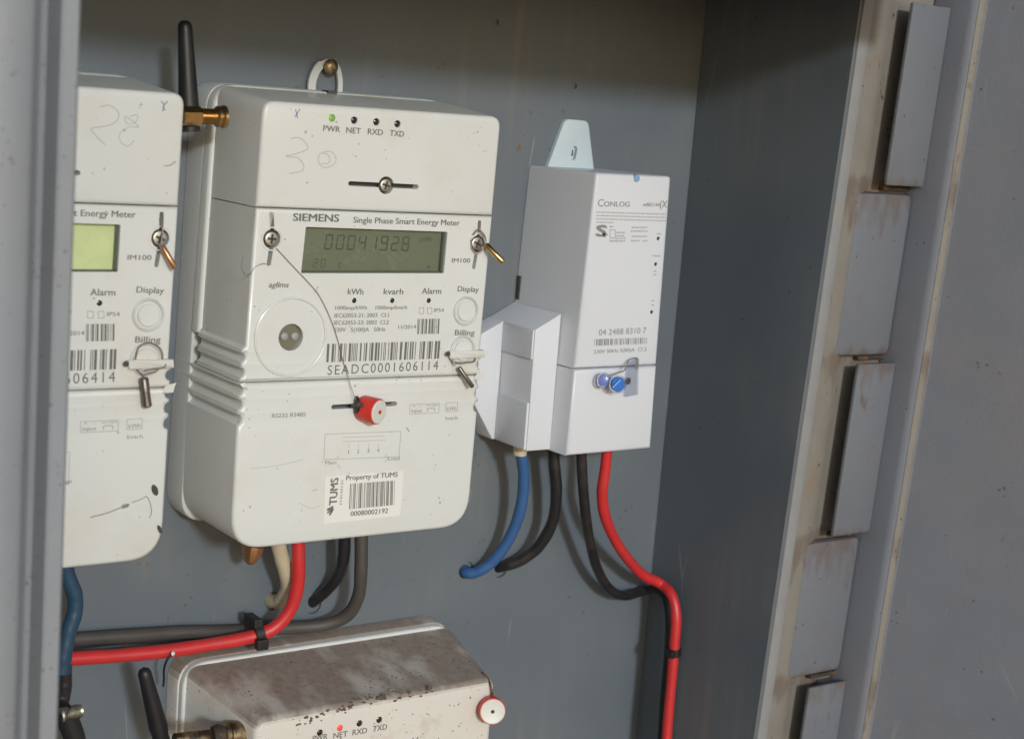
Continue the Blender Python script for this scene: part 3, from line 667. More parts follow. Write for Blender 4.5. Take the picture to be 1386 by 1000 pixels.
stroke(b, [(338, 634), (375, 630), (410, 622)], YP, 0.00025); stroke(b, [(405, 680), (420, 688), (433, 684)], YP, 0.00025); b.build('scratch', 'pencil', m3)['kind'] = 'stuff'
# property sticker
st = MB(); q = ((439.8, 645), (546.2, 636.4), (541.2, 697), (437.4, 708.6))
P4 = [at(*p, Y3) for p in q]
prism(rounded([(p.x, p.z, 0.0012) for p in P4], 4), Y3+0.0001, Y3-0.00025, 0, mb=st)
sk = st.build('property_sticker', 'sticker', m3)
ys_ = Y3-0.0004
tparts(sk, 'lettering', 'print_grey', [('Property of TUMS', (468.6, 650), (538.2, 645), 6.6, ys_, 0.012), ('00080002192', (474.4, 698.4), (525, 694), 6.6, ys_, 0.008)])
barcode(MB(), ((474, 654.5), (535.9, 650), (535.2, 683), (472.6, 689)), ys_, 34, 5).build('barcode', 'print_grey', sk)
v, f = glyphs('TUMS'); x0 = min(p.x for p in v); x1 = max(p.x for p in v); A = at(455.5, 683, ys_); B = at(457.8, 647, ys_); X = B-A; U = Vector((-0.0042, 0, 0))
b = MB()
for k in range(3): b.add([A+X*((p.x-x0)/(x1-x0))+U*p.y/0.7+Vector((0.00012*k, 2e-5*k, 0.00016*k)) for p in v], f)
b.build('lettering', 'print_grey', sk)
A = at(462.8, 683, ys_); B = at(465, 648, ys_); X = B-A; U = Vector((-0.0013, 0, 0)); g2 = MB()
for i in range(9):
    q0 = i/9+0.01; q1 = q0+random.uniform(0.05, 0.09); g2.add([A+X*q0, A+X*q1, A+X*q1+U, A+X*q0+U], [(0, 1, 2, 3)])
g2.build('small_lettering', 'print_faint', sk)['kind'] = 'stuff'
b = MB(); stroke(b, [(443, 690), (447, 688), (451, 685.5)], ys_, 0.0013); stroke(b, [(446, 697), (449, 692), (451, 688)], ys_, 0.0011); stroke(b, [(443, 694), (449, 690)], ys_, 0.0008)
b.build('bird_emblem', 'print_grey', sk)
# hanging loop and fixing screw above the meter
hl = MB(); pth = [(423, 128), (422.5, 116), (425, 104), (431, 92), (439, 85), (448, 84), (456, 90), (460, 102), (461, 116), (460, 130)]
yy = -0.004
ctr = smooth_path([at(p[0], p[1], yy) for p in pth], 6); vv = []; ff = []
for i, p in enumerate(ctr):
    d = ctr[min(i+1, len(ctr)-1)]-ctr[max(i-1, 0)]; qn = Vector((-d.z, 0, d.x)).normalized()*(0.0021 if p.x < 0.066 else 0.0013)
    vv += [p+qn, p-qn, p-qn+Vector((0, 0.0018, 0)), p+qn+Vector((0, 0.0018, 0))]
for i in range(len(ctr)-1):
    for j in range(4): ff.append((4*i+j, 4*i+(j+1) % 4, 4*i+4+(j+1) % 4, 4*i+4+j))
hl.add(vv, ff).build('hanging_loop', 'base_plastic', m3, 30)
p = at(446.5, 91, -0.004); mb = MB(); lathe(mb, p, (0, -1, 0), [(-0.004, 0.0022), (0.0004, 0.0022), (0.0005, 0.0040), (0.0015, 0.0040), (0.0030, 0.0026), (0.0034, 0.0010), (0.0034, 0)], 20); mb.build('hanger_screw', 'old_brass', m3, 35)
c = at(449.5, 127.5, -0.0262); box(MB(), c.x-0.0025, c.x+0.0025, -0.0270, -0.0200, c.z-0.001, c.z+0.0016, 0.0004).build('rim_clip', 'slot_dark', m3)

def copy_parts(src, root, dx):
    for o in src:
        c = o.copy(); col.objects.link(c); c.parent = root
        for g_ in o.children:
            d_ = g_.copy(); col.objects.link(d_); d_.parent = c
DX, DZ = -0.1675, 0.0
m2 = thing('energy_meter', 'white meter cut off by the left cabinet post, with 606414 printed under its barcode', 'electricity meter', (O3[0]+DX, 0, O3[2]+DZ), 'white electricity meters in the cabinet')
m2['origin'] = O3                      # its parts are drawn in the middle meter's coordinates
copy_parts(copy_src, m2, DX)
led(m2, 449.4, 160.1, 'led_black')
lcd(m2, 'lcd_lit', '        ', False)
b = MB(); text(b, 'SIEMENS', (396.6, 299.2), (458.4, 300.6), 10.3, YP, 0.022); b.build('brand_lettering', 'print_grey', m2)
b = MB(); text(b, 'SEADC0001606414', (443.2, 507.4), (592.8, 500.2), 13, YP, -0.012, 0, 1.25); b.build('serial_number', 'print_grey', m2)
screw(m2, 493, 548.5, 0.0031)
m2['origin'] = tuple(m2.location)
def onto2(pxs): return pxs
b = MB()
stroke(b, [(135, 145), (148, 143), (160, 152), (158, 164), (143, 171), (124, 174), (130, 184), (143, 197)], YP, 0.0004)
stroke(b, [(176, 158), (186, 156), (184, 165), (172, 168), (170, 158), (188, 172), (176, 172), (163, 180), (163, 192), (174, 198), (182, 190)], YP, 0.00035)
b.build('pencil_mark', 'pencil', m2)
b = MB(); stroke(b, [(218, 137), (222, 143), (220, 151)], YP, 0.0004); stroke(b, [(227, 137), (221, 145), (224, 150)], YP, 0.0004); b.build('ink_mark', 'ink_blue', m2)
b = MB(); stroke(b, [(222, 225), (230, 224), (238, 219)], YP, 0.0004)
stroke(b, [(122, 700), (145, 694), (165, 686)], YP, 0.0005); stroke(b, [(165, 686), (172, 684), (174, 685)], YP, 0.0018); stroke(b, [(178, 680), (190, 676), (198, 672), (203, 680), (205, 693), (202, 701)], YP, 0.0004)
b.build('scratch', 'print_soft', m2)['kind'] = 'stuff'
b = MB()
for cx, cy, h_, w_ in ((209.5, 663, 8.5, 0.0030), (216, 716, 6.5, 0.0020)):
    A = at(cx, cy, YP); o = [(A.x+w_*math.cos(t)/2+0.0008*math.sin(t)*-1, A.z+h_*0.00031*math.sin(t)) for t in [2*math.pi*i/14 for i in range(14)]]
    prism(o, YP, YP-0.0006, 0.0004, mb=b)
b.build('insect_cocoon', 'slot_dark', m2)
b = MB(); text(b, 'Load', (83, 655), (97, 653.5), 5, YP); b.build('small_lettering', 'print_soft', m2)

# lower, dusty meter
m4 = thing('energy_meter', 'dust covered white meter at the bottom of the picture, red cap hanging at its corner', 'electricity meter', (0.084, 0, -0.50), 'white electricity meters in the cabinet')
bo = rounded([(-0.0010, -0.2810, 0.014), (0.1640, -0.2800, 0.014), (0.1640, -0.5, 0.014), (-0.0010, -0.5, 0.014)], 7)
prism(bo, -0.0005, -0.0130, 0.0015).build('base', 'dust_topped_plastic', m4, 40)
be = rounded([(0.0000, -0.2818, 0.014), (0.1630, -0.2808, 0.014), (0.1630, -0.5, 0.014), (0.0, -0.5, 0.014)], 7)
prism(be, -0.0131, -0.0175, 0.0014, steps=3).build('rim_bead', 'white_plastic', m4, 50)
O = rounded([(0.0125, -0.2915, 0.007), (0.1540, -0.2912, 0.007), (0.1515, -0.5, 0.014), (0.010, -0.5, 0.014)], 7)
def back4(p):
    x, z = p; cx = 0.0825
    return ((x-cx)*1.135+cx-0.001, z + (0.0085 if z > -0.31 else 0))
h4 = [(circ((at(px, py, Y3).x, at(px, py, Y3).z), 0.00175, 14), 0.0012) for px, py in ((433, 991), (460, 984.6), (486.6, 978.4), (513.4, 973.6))]
mbx = prism(O, -0.0176, Y3, 0.0036, h4, back=back4, steps=4); mbx.build('front_cover', 'dust_topped_plastic', m4, 40)
led(m4, 433, 991, 'led_black'); led(m4, 460, 984.6, 'led_red', 0.0014); led(m4, 486.6, 978.4); led(m4, 513.4, 973.6)
tparts(m4, 'lettering', 'print_grey', [('PWR', (423, 1003), (443, 999.5), 7.5, YP, 0.01), ('NET', (451, 999), (470, 996), 7.5, YP, 0.01),
    ('RXD', (477, 994.6), (496.5, 991.4), 7.5, YP, 0.01), ('TXD', (504.5, 989.6), (523.5, 986.6), 7.5, YP, 0.01)])

# ---------------------------------------------------------------- prepayment unit on the right
YD = -0.060; YQ = YD-0.00012
pd = thing('prepayment_meter', 'narrow white metering unit with a trapezoid mounting tab on top and stepped left side', 'electricity meter', (0.232, 0, -0.1))
SE = 0.0003
up_ = rounded([(0.2043, -0.0222, 0.0018), (0.2568, -0.0222, 0.0018), (0.2591, -0.1281+SE, 0), (0.2006, -0.1284+SE, 0)], 4)
def backd(p): return (p[0]-0.0012 if p[0] < 0.23 else p[0]+0.0005, p[1]-0.0006)
nt_ = at(862, 238, YD)
h = [(circ((at(x, y, YD).x, at(x, y, YD).z), 0.0011, 12), 0.001) for x, y in ((890.9, 322.9), (887.5, 357.6), (882, 422.4))]
prism(up_, -0.0005, YD, 0.0019, h, back=backd, steps=3).build('housing', 'cool_plastic', pd, 35)
lo_ = [(0.2006, -0.1284-SE), (0.2591, -0.1281-SE), (0.2604, -0.1760), (0.2003, -0.1765)]
prism(lo_, -0.0005, YD-0.0002, 0.0019, [(circ((at(850, 515, YD).x, at(850, 515, YD).z), 0.0019, 14), 0.003)], back=backd, steps=3).build('terminal_cover', 'cool_plastic', pd, 35)
box(MB(), 0.2075, 0.2550, -0.056, -0.003, -0.172, -0.028).build('inner_body', 'slot_dark', pd)  # coloured dark for the shade inside the seam
n_ = MB(); lathe(n_, (nt_.x, YD+0.0022, nt_.z-0.0014), (0, -1, 0), [(0, 0.0023), (0.0018, 0.0023), (0.0026, 0.0020), (0.0027, 0)], 16); n_.build('top_stud', 'stud_blue', pd, True)
# stepped block on its left side
A_ = [(0.1832, -0.1085), (0.1683, -0.1158), (0.1676, -0.1555), (0.1812, -0.1757), (0.1832, -0.1760)]
prism(A_, -0.0005, -0.0154, 0.0006).build('side_block', 'cool_plastic', pd, 30)
B_ = [(0.2000, -0.1003), (0.1834, -0.1088), (0.1840, -0.1762), (0.2000, -0.1762)]
prism(B_, -0.0005, -0.0450, 0.0006).build('side_block', 'cool_plastic', pd, 30)
for (za, zb, t) in ((-0.1092, -0.1252, 0.0009), (-0.1495, -0.1755, 0.0008)):
    box(MB(), 0.1834-t, 0.1850, -0.0440, -0.0156, zb, za, 0.0003).build('side_rib', 'cool_plastic', pd, 30)
box(MB(), 0.2000, 0.2012, -0.004, -0.001, -0.0985, -0.0850, 0.0003).build('gap_shade', 'slot_dark', pd)  # dark sliver painted in for the shadowed gap beside the housing
# mounting tab
s0_ = at(777.5, 204, -0.003)
T4 = [at(765, 161, -0.003), at(796, 164, -0.003), at(804, 232, -0.003), at(741, 226, -0.003)]
box(MB(), s0_.x-0.0007, s0_.x+0.0003, -0.0015, -0.0009, s0_.z-0.0032, s0_.z+0.0004).build('tab_slot_shade', 'slot_dark', pd)  # dark insert paints the shade on the slot floor
T_ = rounded([(T4[0].x, T4[0].z, 0.003), (T4[1].x, T4[1].z, 0.003), (T4[2].x, T4[2].z, 0), (T4[3].x, T4[3].z, 0)], 4)
s0 = at(777.5, 202, -0.003); s1_ = at(775.5, 213, -0.003)
prism(T_, -0.0002, -0.0034, 0.0006, [(capsule((s0.x, s0.z), (s1_.x, s1_.z), 0.0018), 0.0026)]).build('mounting_tab', 'tab_plastic', pd, 30)
tparts(pd, 'lettering', 'print_soft', [('C', (809, 279.6), (816.5, 279.7), 10, YQ), ('ONLOG', (817.5, 279.6), (852, 280), 7, YQ, 0.01),
    ('wBEC44', (870, 279.3), (892.5, 279.6), 4.6, YQ, 0.012), ('(X', (893, 281), (902.5, 281.4), 9.5, YQ, 0.006),
    ('04 2488 8310 7', (810.4, 453.8), (874.4, 450.8), 8, YQ, 0.0), ('230V 50Hz 5(80)A  Cl 2', (803.5, 478.7), (875, 474.8), 5, YQ, 0.006)])
fp = MB(); rnd = random.Random(4)
for r_, y_ in enumerate((286.5, 291, 295.5, 300)):
    x_ = 807.5; xe = 901 if r_ < 3 else 830
    while x_ < xe:
        w_ = rnd.uniform(1.5, 6); w_ = min(w_, xe-x_)
        yy_ = y_+0.03*(x_-807); q = [at(x_, yy_, YQ), at(x_+w_, yy_+0.03*w_, YQ), at(x_+w_, yy_+1.7, YQ), at(x_, yy_+1.7, YQ)]
        fp.add(q, [(0, 1, 2, 3)]); x_ += w_+0.9
for (xa, xb_, ya, yb) in ((825, 831, 306, 308), (834, 847, 314, 316), (834, 846, 318.5, 320.5), (825, 846, 325, 327.5), (833, 847, 322, 323.5),
                         (855, 876, 307, 309), (854, 877, 312, 314), (855, 876, 319, 321), (854, 866, 325, 327), (870, 876, 325, 327)):
    x_ = xa
    while x_ < xb_:
        w_ = min(rnd.uniform(2, 6), xb_-x_); fp.add([at(x_, ya, YQ), at(x_+w_, ya, YQ), at(x_+w_, yb, YQ), at(x_, yb, YQ)], [(0, 1, 2, 3)]); x_ += w_+0.8
for (xc, yc, w_) in ((892, 315.5, 6), (889, 345.5, 11), (886.5, 366, 4), (886.5, 371, 4), (883.5, 406, 4), (883.5, 412, 4)):
    fp.add([at(xc-w_/2, yc, YQ), at(xc+w_/2, yc+0.3, YQ), at(xc+w_/2, yc+2, YQ), at(xc-w_/2, yc+1.7, YQ)], [(0, 1, 2, 3)])
outline_box([(826, 311), (833, 311.3), (832.6, 322.5), (825.6, 322)], 0.0005, 'printed_square', pd, 'print_faint', YQ)
fp.build('fine_print', 'print_faint', pd)['kind'] = 'stuff'
mb = MB()
text(mb, 'S', (806.8, 320.5), (819, 320.8), 15, YQ, 0.06)
mb.add([at(815.5, 317.5, YQ), at(819, 312.5, YQ), at(822.5, 317.8, YQ), at(818.5, 322, YQ)], [(0, 1, 2, 3)])
mb.build('standard_emblem', 'print_soft', pd)
barcode(MB(), ((804.8, 459), (876.2, 456.8), (876, 465.2), (804.6, 468)), YQ, 34, 21).build('barcode', 'print_soft', pd)
for x, y in ((890.9, 322.9), (887.5, 357.6), (882, 422.4)): led(pd, x, y, 'led_black', 0.00105, YD)

# clear plastic seal with two blue inserts on the unit
sl_ = thing('security_seal', 'clear plastic seal with blue round inserts on the narrow unit at the right', 'seal', tuple(at(833, 519, YD)))
def disc(name, px, py, y0, prof, m, root, n=24, axis=(0.0, -1, 0), ph=0):
    p = at(px, py, y0); mb = MB(); lathe(mb, p, axis, prof, n, ph); return mb.build(name, m, root, 40)
ax = (-0.25, -1, 0.05)
disc('blue_insert', 833.6, 519.2, YD-0.006, [(0, 0.0042), (0.0030, 0.0042), (0.0034, 0.0038), (0.0034, 0)], 'seal_blue', sl_, axis=ax)
p = at(833.4, 519.4, YD-0.0097); u, w = frame_of(Vector(ax)); 
mb = MB(); A = p+Vector((-0.0024, -0.0004, -0.0019)); B = p+Vector((0.0026, -0.0006, 0.0022)); tube(mb, [A, (A+B)/2, B], 0.00035, 6); mb.build('molded_line', 'seal_blue_light', sl_)
disc('clear_ring', 833.6, 519.2, YD-0.0050, [(0, 0.0050), (0.0040, 0.0050), (0.0046, 0.0046)], 'clear_plastic', sl_, axis=ax)
disc('blue_insert', 817, 514.5, YD-0.0035, [(0, 0.0030), (0.0020, 0.0033), (0.0023, 0.0029), (0.0023, 0)], 'insert_violet', sl_, axis=(-0.75, -1, 0.1))
disc('clear_ring', 816.6, 514.2, YD-0.0030, [(0, 0.0042), (0.0046, 0.0042), (0.0050, 0.0038)], 'clear_plastic', sl_, axis=(-0.75, -1, 0.1))
for px_, py_, dy_ in ((833.6, 519.2, 0.0088), (816, 514.2, 0.0056)):
    p = at(px_, py_, YD-dy_); mb = MB(); ring(mb, p, 0.0043 if px_ > 820 else 0.0038, 0.0004, 28, 6); mb.build('molded_rim', 'frosted', sl_, True)
disc('black_hole_plug', 850, 516, YD-0.0022, [(0, 0.0018), (0.0004, 0.0017), (0.0004, 0)], 'slot_dark', sl_)
mb = MB(); q = [at(849, 492, YD-0.0015), at(864, 484.5, YD-0.0015), at(863, 534, YD-0.0015), at(845, 537, YD-0.0015)]
prism(rounded([(a.x, a.z, 0.0008) for a in q], 3), YD-0.0006, YD-0.0022, 0.0004, mb=mb); mb.build('clear_tab', 'clear_plastic', sl_)
mb = MB(); tube(mb, smooth_path([at(824, 508, YD-0.006), at(836, 505, YD-0.008), at(846, 500, YD-0.006), at(851, 488, YD-0.0025), at(863, 485, YD-0.002), at(863, 500, YD-0.002)], 6), 0.0004, 6); mb.build('seal_wire', 'print_soft', sl_, True)

# ---------------------------------------------------------------- seals on the big meters
rs = thing('security_seal', 'red round cap seal stuck in the lower cover slot of the middle meter', 'seal', tuple(at(497, 552, Y3)), 'round red and white cap seals')
ax = Vector((0.40, -0.92, -0.04)).normalized()
c0 = at(489.5, 551.5, Y3+0.0006)
mb = MB(); lathe(mb, c0, ax, [(0.0, 0.0052), (0.0004, 0.0060), (0.0012, 0.0063), (0.0098, 0.0064), (0.0102, 0.0062)], 40); mb.build('red_cap', 'seal_red', rs, 35)
mb = MB(); lathe(mb, c0+ax*0.0094, ax, [(0, 0.0058), (0.0012, 0.0058), (0.0015, 0.0054), (0.0015, 0)], 32); mb.build('white_face', 'seal_white', rs, 35)
mb = MB(); lathe(mb, c0+ax*0.0109, ax, [(0, 0.0011), (0.0004, 0.0009), (0.0004, 0)], 12); mb.build('red_pin', 'seal_red', rs, 35)
mb = MB(); lathe(mb, at(479, 548, Y3-0.0008), Vector((1, -0.25, 0)), [(0, 0.0030), (0.0006, 0.0044), (0.0018, 0.0044), (0.0022, 0.0030)], 20); mb.build('black_washer', 'black_rubber', rs, 35)
mb = MB(); tube(mb, [at(476, 549, Y3-0.002), at(484, 549, Y3-0.004), at(492, 549, Y3-0.006)], 0.0011, 8); mb.build('stem', 'slot_dark', rs, True)
w = Y3-0.0009
mb = MB(); tube(mb, smooth_path([at(374, 336, w), at(388, 351, w), at(402, 366, w), at(418, 383, w), at(432, 400, w), at(446, 428, w), at(456, 456, w), at(464, 487, w), at(474, 520, w-0.001), at(481, 541, w-0.003)], 6), 0.00017, 6)
mb.build('seal_wire', 'wire', rs, True)
mb = MB(); tube(mb, smooth_path([at(364, 359, w+0.002), at(356, 357, w), at(345, 362, w), at(339, 371, w), at(332, 372, w-0.002), at(327, 362, w-0.003), at(329, 348, w-0.003)], 6), 0.00017, 6); mb.build('seal_wire', 'wire', rs, True)

def ferrule_seal(label, root_px, loops, fa, fb, fr, m, group, y=Y3):
    t = thing('wire_seal', label, 'seal', tuple(at(*root_px, y)), group)
    for lp in loops:
        mb = MB(); tube(mb, smooth_path([at(a, b_, y+d) for a, b_, d in lp], 8), 0.00038, 7); mb.build('seal_wire', 'wire', t, True)
    A = at(fa[0], fa[1], y+fa[2]); B = at(fb[0], fb[1], y+fb[2]); d = B-A; L_ = d.length
    mb = MB(); lathe(mb, A, d, [(0, fr*0.75), (L_*0.05, fr), (L_*0.5, fr*0.92), (L_*0.95, fr), (L_, fr*0.7)], 14); mb.build('ferrule', m, t, 40)
    return t
G = 'crimped wire seals on the meter screws'
ferrule_seal('brass crimp seal sticking out to the right of the large middle meter beside its display', (652, 330),
    [[(640, 318, -0.0004), (648, 311, -0.0022), (657, 322, -0.002), (655, 336, -0.002), (646, 343, -0.0015), (638, 336, 0), (637, 322, 0)], [(646, 343, -0.001), (652, 336, -0.003), (658, 332.5, -0.003)]],
    (657, 331, -0.003), (681, 355, -0.010), 0.0016, 'brass', G)
ferrule_seal('grey crimp seal hanging from the billing button of the large middle meter', (622, 490),
    [[(604, 478, 0), (610, 486, -0.0015), (617, 495, -0.003)], [(604, 478, 0), (616, 490, -0.003), (634, 490, -0.003), (643, 488, -0.002), (643, 475, -0.0005)]],
    (621, 497, -0.003), (640, 524, -0.006), 0.0012, 'dark_steel', G)
ferrule_seal('brown crimp seal beside the display of the meter at the far left', (216, 318),
    [[(216, 296, 0), (220, 309, -0.003), (219, 322, -0.003), (218, 333, -0.003)], [(214, 330, -0.0015), (219, 336, -0.003), (222, 338, -0.003)]],
    (220, 334, -0.003), (237, 363, -0.006), 0.0014, 'copper', G)
ferrule_seal('grey crimp seal hanging from a wire loop on the far left meter', (196, 500),
    [[(183, 488, -0.001), (188, 470, -0.002), (203, 464, -0.002), (217, 472, -0.002), (220, 488, -0.002), (212, 502, -0.002), (198, 506, -0.003), (194, 511, -0.003)],
     [(180, 485, 0), (184, 498, -0.002), (194, 508, -0.003)], [(195, 502, -0.003), (208, 499, -0.003), (222, 497, -0.003), (224, 491, -0.002)]],
    (194.5, 511, -0.003), (199.5, 551, -0.004), 0.0021, 'dark_steel', G)
rs2 = thing('security_seal', 'red rimmed white disc seal hanging at the top corner of the dusty lower meter', 'seal', tuple(at(668, 960, Y3)), 'round red and white cap seals')
ax = Vector((-0.40, -0.90, 0.12)).normalized(); c0 = at(664, 958.5, Y3-0.003)
mb = MB(); lathe(mb, c0, ax, [(0, 0.0060), (0.0003, 0.0070), (0.0052, 0.0072), (0.0056, 0.0070)], 40); mb.build('red_cap', 'seal_red', rs2, 35)
mb = MB(); lathe(mb, c0+ax*0.0050, ax, [(0, 0.0066), (0.0012, 0.0066), (0.0014, 0.0062), (0.0011, 0.0052), (0.0011, 0)], 36); mb.build('white_face', 'seal_white', rs2, 35)
mb = MB(); lathe(mb, c0+ax*0.0062, ax, [(0, 0.0010), (0.0003, 0.0008), (0.0003, 0)], 12); mb.build('centre_pin', 'rusty_gap', rs2, 35)
mb = MB(); tube(mb, smooth_path([at(662, 952, Y3-0.003), at(666, 940, Y3-0.002), at(663, 925, Y3), at(658, 915, Y3+0.004), at(652, 910, Y3+0.008)], 6), 0.0007, 7); mb.build('seal_wire', 'rusty_gap', rs2, True)

# ---------------------------------------------------------------- antennas
def aerial(label, top, bot, y0, y1, r0, r1):
    t = thing('antenna', label, 'antenna', tuple(at(*bot, y1)), 'stub antennas of the meters')
    A = at(*top, y0); B = at(*bot, y1); mb = MB(); d = B-A; L_ = d.length
    lathe(mb, A, d, [(0, r0*0.35), (0.0008, r0*0.75), (0.0025, r0*0.98), (0.005, r0), (L_*0.5, (r0+r1)/2), (L_*0.93, r1), (L_*0.935, r1*0.93), (L_, r1*0.93)], 24)
    mb.build('whip', 'black_rubber', t, 35); return t
an = aerial('tall black stub antenna with brass connector between the two upper white meters', (250, 28), (257, 178), -0.045, -0.045, 0.0033, 0.0050)
yb_ = -0.052
A = at(246, 157, yb_); B = at(304, 158.5, yb_); d = B-A; L_ = d.length
mb = MB(); lathe(mb, A, d, [(0, 0.0044), (L_*0.42, 0.0044), (L_*0.43, 0.0036)], 6, 0.4); mb.build('hex_nut', 'brass', an, 20)
pr = []
for i in range(12): pr += [(L_*(0.43+i*0.028), 0.0036), (L_*(0.444+i*0.028), 0.0033)]
pr += [(L_*0.78, 0.0040), (L_*0.81, 0.0048), (L_*0.86, 0.0048), (L_*0.88, 0.0040), (L_*0.93, 0.0052), (L_, 0.0052), (L_*1.005, 0.0044), (L_*1.01, 0)]
mb = MB(); lathe(mb, A, d, pr, 24); mb.build('connector', 'brass', an, 30)
an2 = aerial('short black stub antenna leaning left of the dusty lower meter', (194, 904), (216, 990), -0.050, -0.050, 0.0033, 0.0046)
mb = MB(); lathe(mb, at(214, 985, -0.05), at(224, 1020, -0.05)-at(214, 985, -0.05), [(0, 0.0040), (0.013, 0.0040)], 20); mb.build('elbow', 'black_rubber', an2, True)
A = at(236, 1001, -0.060); B = at(345, 990, -0.062); d = B-A; L_ = d.length
mb = MB(); lathe(mb, A, d, [(0, 0.0034), (L_*0.55, 0.0034), (L_*0.56, 0.0052), (L_*0.66, 0.0052), (L_*0.67, 0.0062), (L_*0.86, 0.0066), (L_*0.97, 0.0060), (L_, 0.004), (L_*1.0, 0)], 24); mb.build('connector', 'old_brass', an2, 30)
mb = MB(); A2 = at(288, 999, -0.068); lathe(mb, A2, Vector((1, -0.15, 0.05)), [(0, 0.0058), (0.0030, 0.0066), (0.0052, 0.0058), (0.0066, 0.0040), (0.0066, 0)], 18); mb.build('dirty_cap', 'rusty_gap', an2, True)
an3 = thing('antenna', 'black antenna foot with ribbed metal connector at the bottom edge of the left post', 'antenna', tuple(at(88, 990, -0.06)), 'stub antennas of the meters')
mb = MB(); tube(mb, smooth_path([at(82, 962, -0.06), at(92, 975, -0.06), at(101, 1000, -0.06), at(106, 1040, -0.06)], 6), 0.0050, 16); mb.build('whip', 'black_rubber', an3, True)
A = at(82, 968, -0.062); B = at(110, 961, -0.062); d = B-A; L_ = d.length; pr = [(0, 0.0034)]
for i in range(10): pr += [(L_*(0.1+i*0.085), 0.0034), (L_*(0.14+i*0.085), 0.0027)]
mb = MB(); lathe(mb, A, d, pr+[(L_, 0.0030), (L_, 0)], 24); mb.build('connector', 'steel', an3, 20)

# ---------------------------------------------------------------- cables
def cable(label, pts, r, m, name='cable', group='insulated cables in the cabinet', bare=None):
    path = smooth_path([at(a, b_, y) if y < 0.2 else atx(a, b_, y) for a, b_, y in pts], 10)
    mb = MB(); ph = random.uniform(0, 9)
    tube(mb, path, (lambda t: r*(1+0.022*math.sin(ph+t*23)+0.015*math.sin(ph*2+t*57))), 18); o = mb.build(name, m, None, True); o.name = name
    c = path[len(path)//2]
    for v_ in o.data.vertices: v_.co -= c
    o.location = c; tag(o, label, 'cable', group); return o
cable('red cable curving from under the middle meter to the left post', [(403, 715, -0.032), (404, 760, -0.032), (402, 795, -0.030), (392, 826, -0.028), (370, 850, -0.026), (338, 862, -0.024), (290, 871, -0.022), (230, 880, -0.020), (170, 886, -0.018), (110, 890, -0.017), (50, 895, -0.016)], 0.0035, 'cable_red')
cable('grey brown cable running beside the red one under the middle meter', [(489, 715, -0.030), (488.5, 770, -0.030), (485, 806, -0.026), (470, 832, -0.020), (440, 845, -0.014), (395, 849, -0.009), (330, 853, -0.007), (250, 855, -0.006), (170, 860, -0.006), (50, 868, -0.006)], 0.0035, 'cable_grey')
cable('thin black cable just below the long grey brown one', [(380, 853, -0.004), (330, 859, -0.004), (240, 866, -0.0035), (160, 869, -0.0035), (50, 880, -0.0035)], 0.0014, 'cable_black')
cable('black cable bending under the middle meter into the back panel', [(467, 715, -0.026), (465, 755, -0.022), (458, 778, -0.015), (444, 796, -0.008), (428, 810, -0.001), (420, 816, 0.006)], 0.0033, 'cable_black')
cable('dirty cream cable hooking back under the middle meter', [(372, 715, -0.026), (380, 750, -0.026), (388, 778, -0.022), (389, 797, -0.016), (380, 812, -0.008), (370, 813, 0.000), (362, 808, 0.006)], 0.0040, 'cable_cream')
cable('dark navy cable hanging beside the left post', [(84, 745, -0.040), (92, 780, -0.040), (101, 805, -0.040), (101, 828, -0.040), (93, 855, -0.040), (87, 885, -0.040), (84, 910, -0.040)], 0.0037, 'cable_navy')
cable('black cable bulging out below the navy cable at the left post', [(80, 880, -0.038), (86, 900, -0.038), (87, 925, -0.038), (84, 945, -0.038), (76, 960, -0.038)], 0.0036, 'cable_black')
cable('blue cable looping from the narrow unit into the back panel', [(702, 575, -0.030), (706, 615, -0.030), (709, 650, -0.028), (704, 690, -0.024), (690, 727, -0.018), (668, 758, -0.012), (647, 773, -0.007), (632, 775, -0.002), (626, 767, 0.006)], 0.0033, 'cable_blue')
cable('short black cable behind the blue one under the narrow unit', [(748, 580, -0.026), (750, 625, -0.026), (753, 665, -0.026), (748, 705, -0.022), (730, 738, -0.016), (708, 756, -0.010), (688, 764, -0.004), (670, 768, 0.005)], 0.0034, 'cable_black')
cable('black cable hanging down and joining the red one on the side panel', [(786, 585, -0.040), (788, 640, -0.038), (792, 690, -0.034), (798, 730, -0.028), (808, 768, -0.022), (824, 796, -0.016), (845, 806, -0.012), (868, 800, 0.3125), (888, 797, 0.3165), (901, 808, 0.3172), (906, 835, 0.3172), (905, 880, 0.3172), (900, 940, 0.3172), (894, 1030, 0.3172)], 0.0030, 'cable_black')
cable('red cable dropping from the narrow unit down the right side panel', [(824, 585, -0.045), (819, 635, -0.043), (815, 670, -0.040), (821, 705, -0.036), (840, 743, -0.030), (868, 776, -0.024), (893, 789, 0.309), (909, 805, 0.3105), (915, 832, 0.3110), (913, 870, 0.3112), (909, 920, 0.3112), (904, 975, 0.3112), (900, 1040, 0.3112)], 0.0032, 'cable_red')
p = at(704, 607, -0.030); mb = MB(); lathe(mb, p+Vector((0, 0, 0.006)), (0.0, 0, -1), [(0, 0.0040), (0.0095, 0.0040), (0.010, 0.0034)], 18)
tag(mb.build('cable_sleeve', 'cable_cream', None, 40), 'cream sleeve on the blue cable where it enters the narrow unit', 'cable sleeve')
def tie(label, px, py, y, d, r, byx=False):
    c = (atx if byx else at)(px, py, y); mb = MB(); d = Vector(d).normalized()
    lathe(mb, c-d*0.0023, d, [(0, r-0.0006), (0.0, r), (0.0046, r), (0.0046, r-0.0006)], 18)
    o = mb.build('tie_band', 'black_rubber', None, 35)
    t = thing('cable_tie', label, 'cable tie', tuple(c)); o.parent = t
    for v_ in o.data.vertices: v_.co -= c
    return t, c
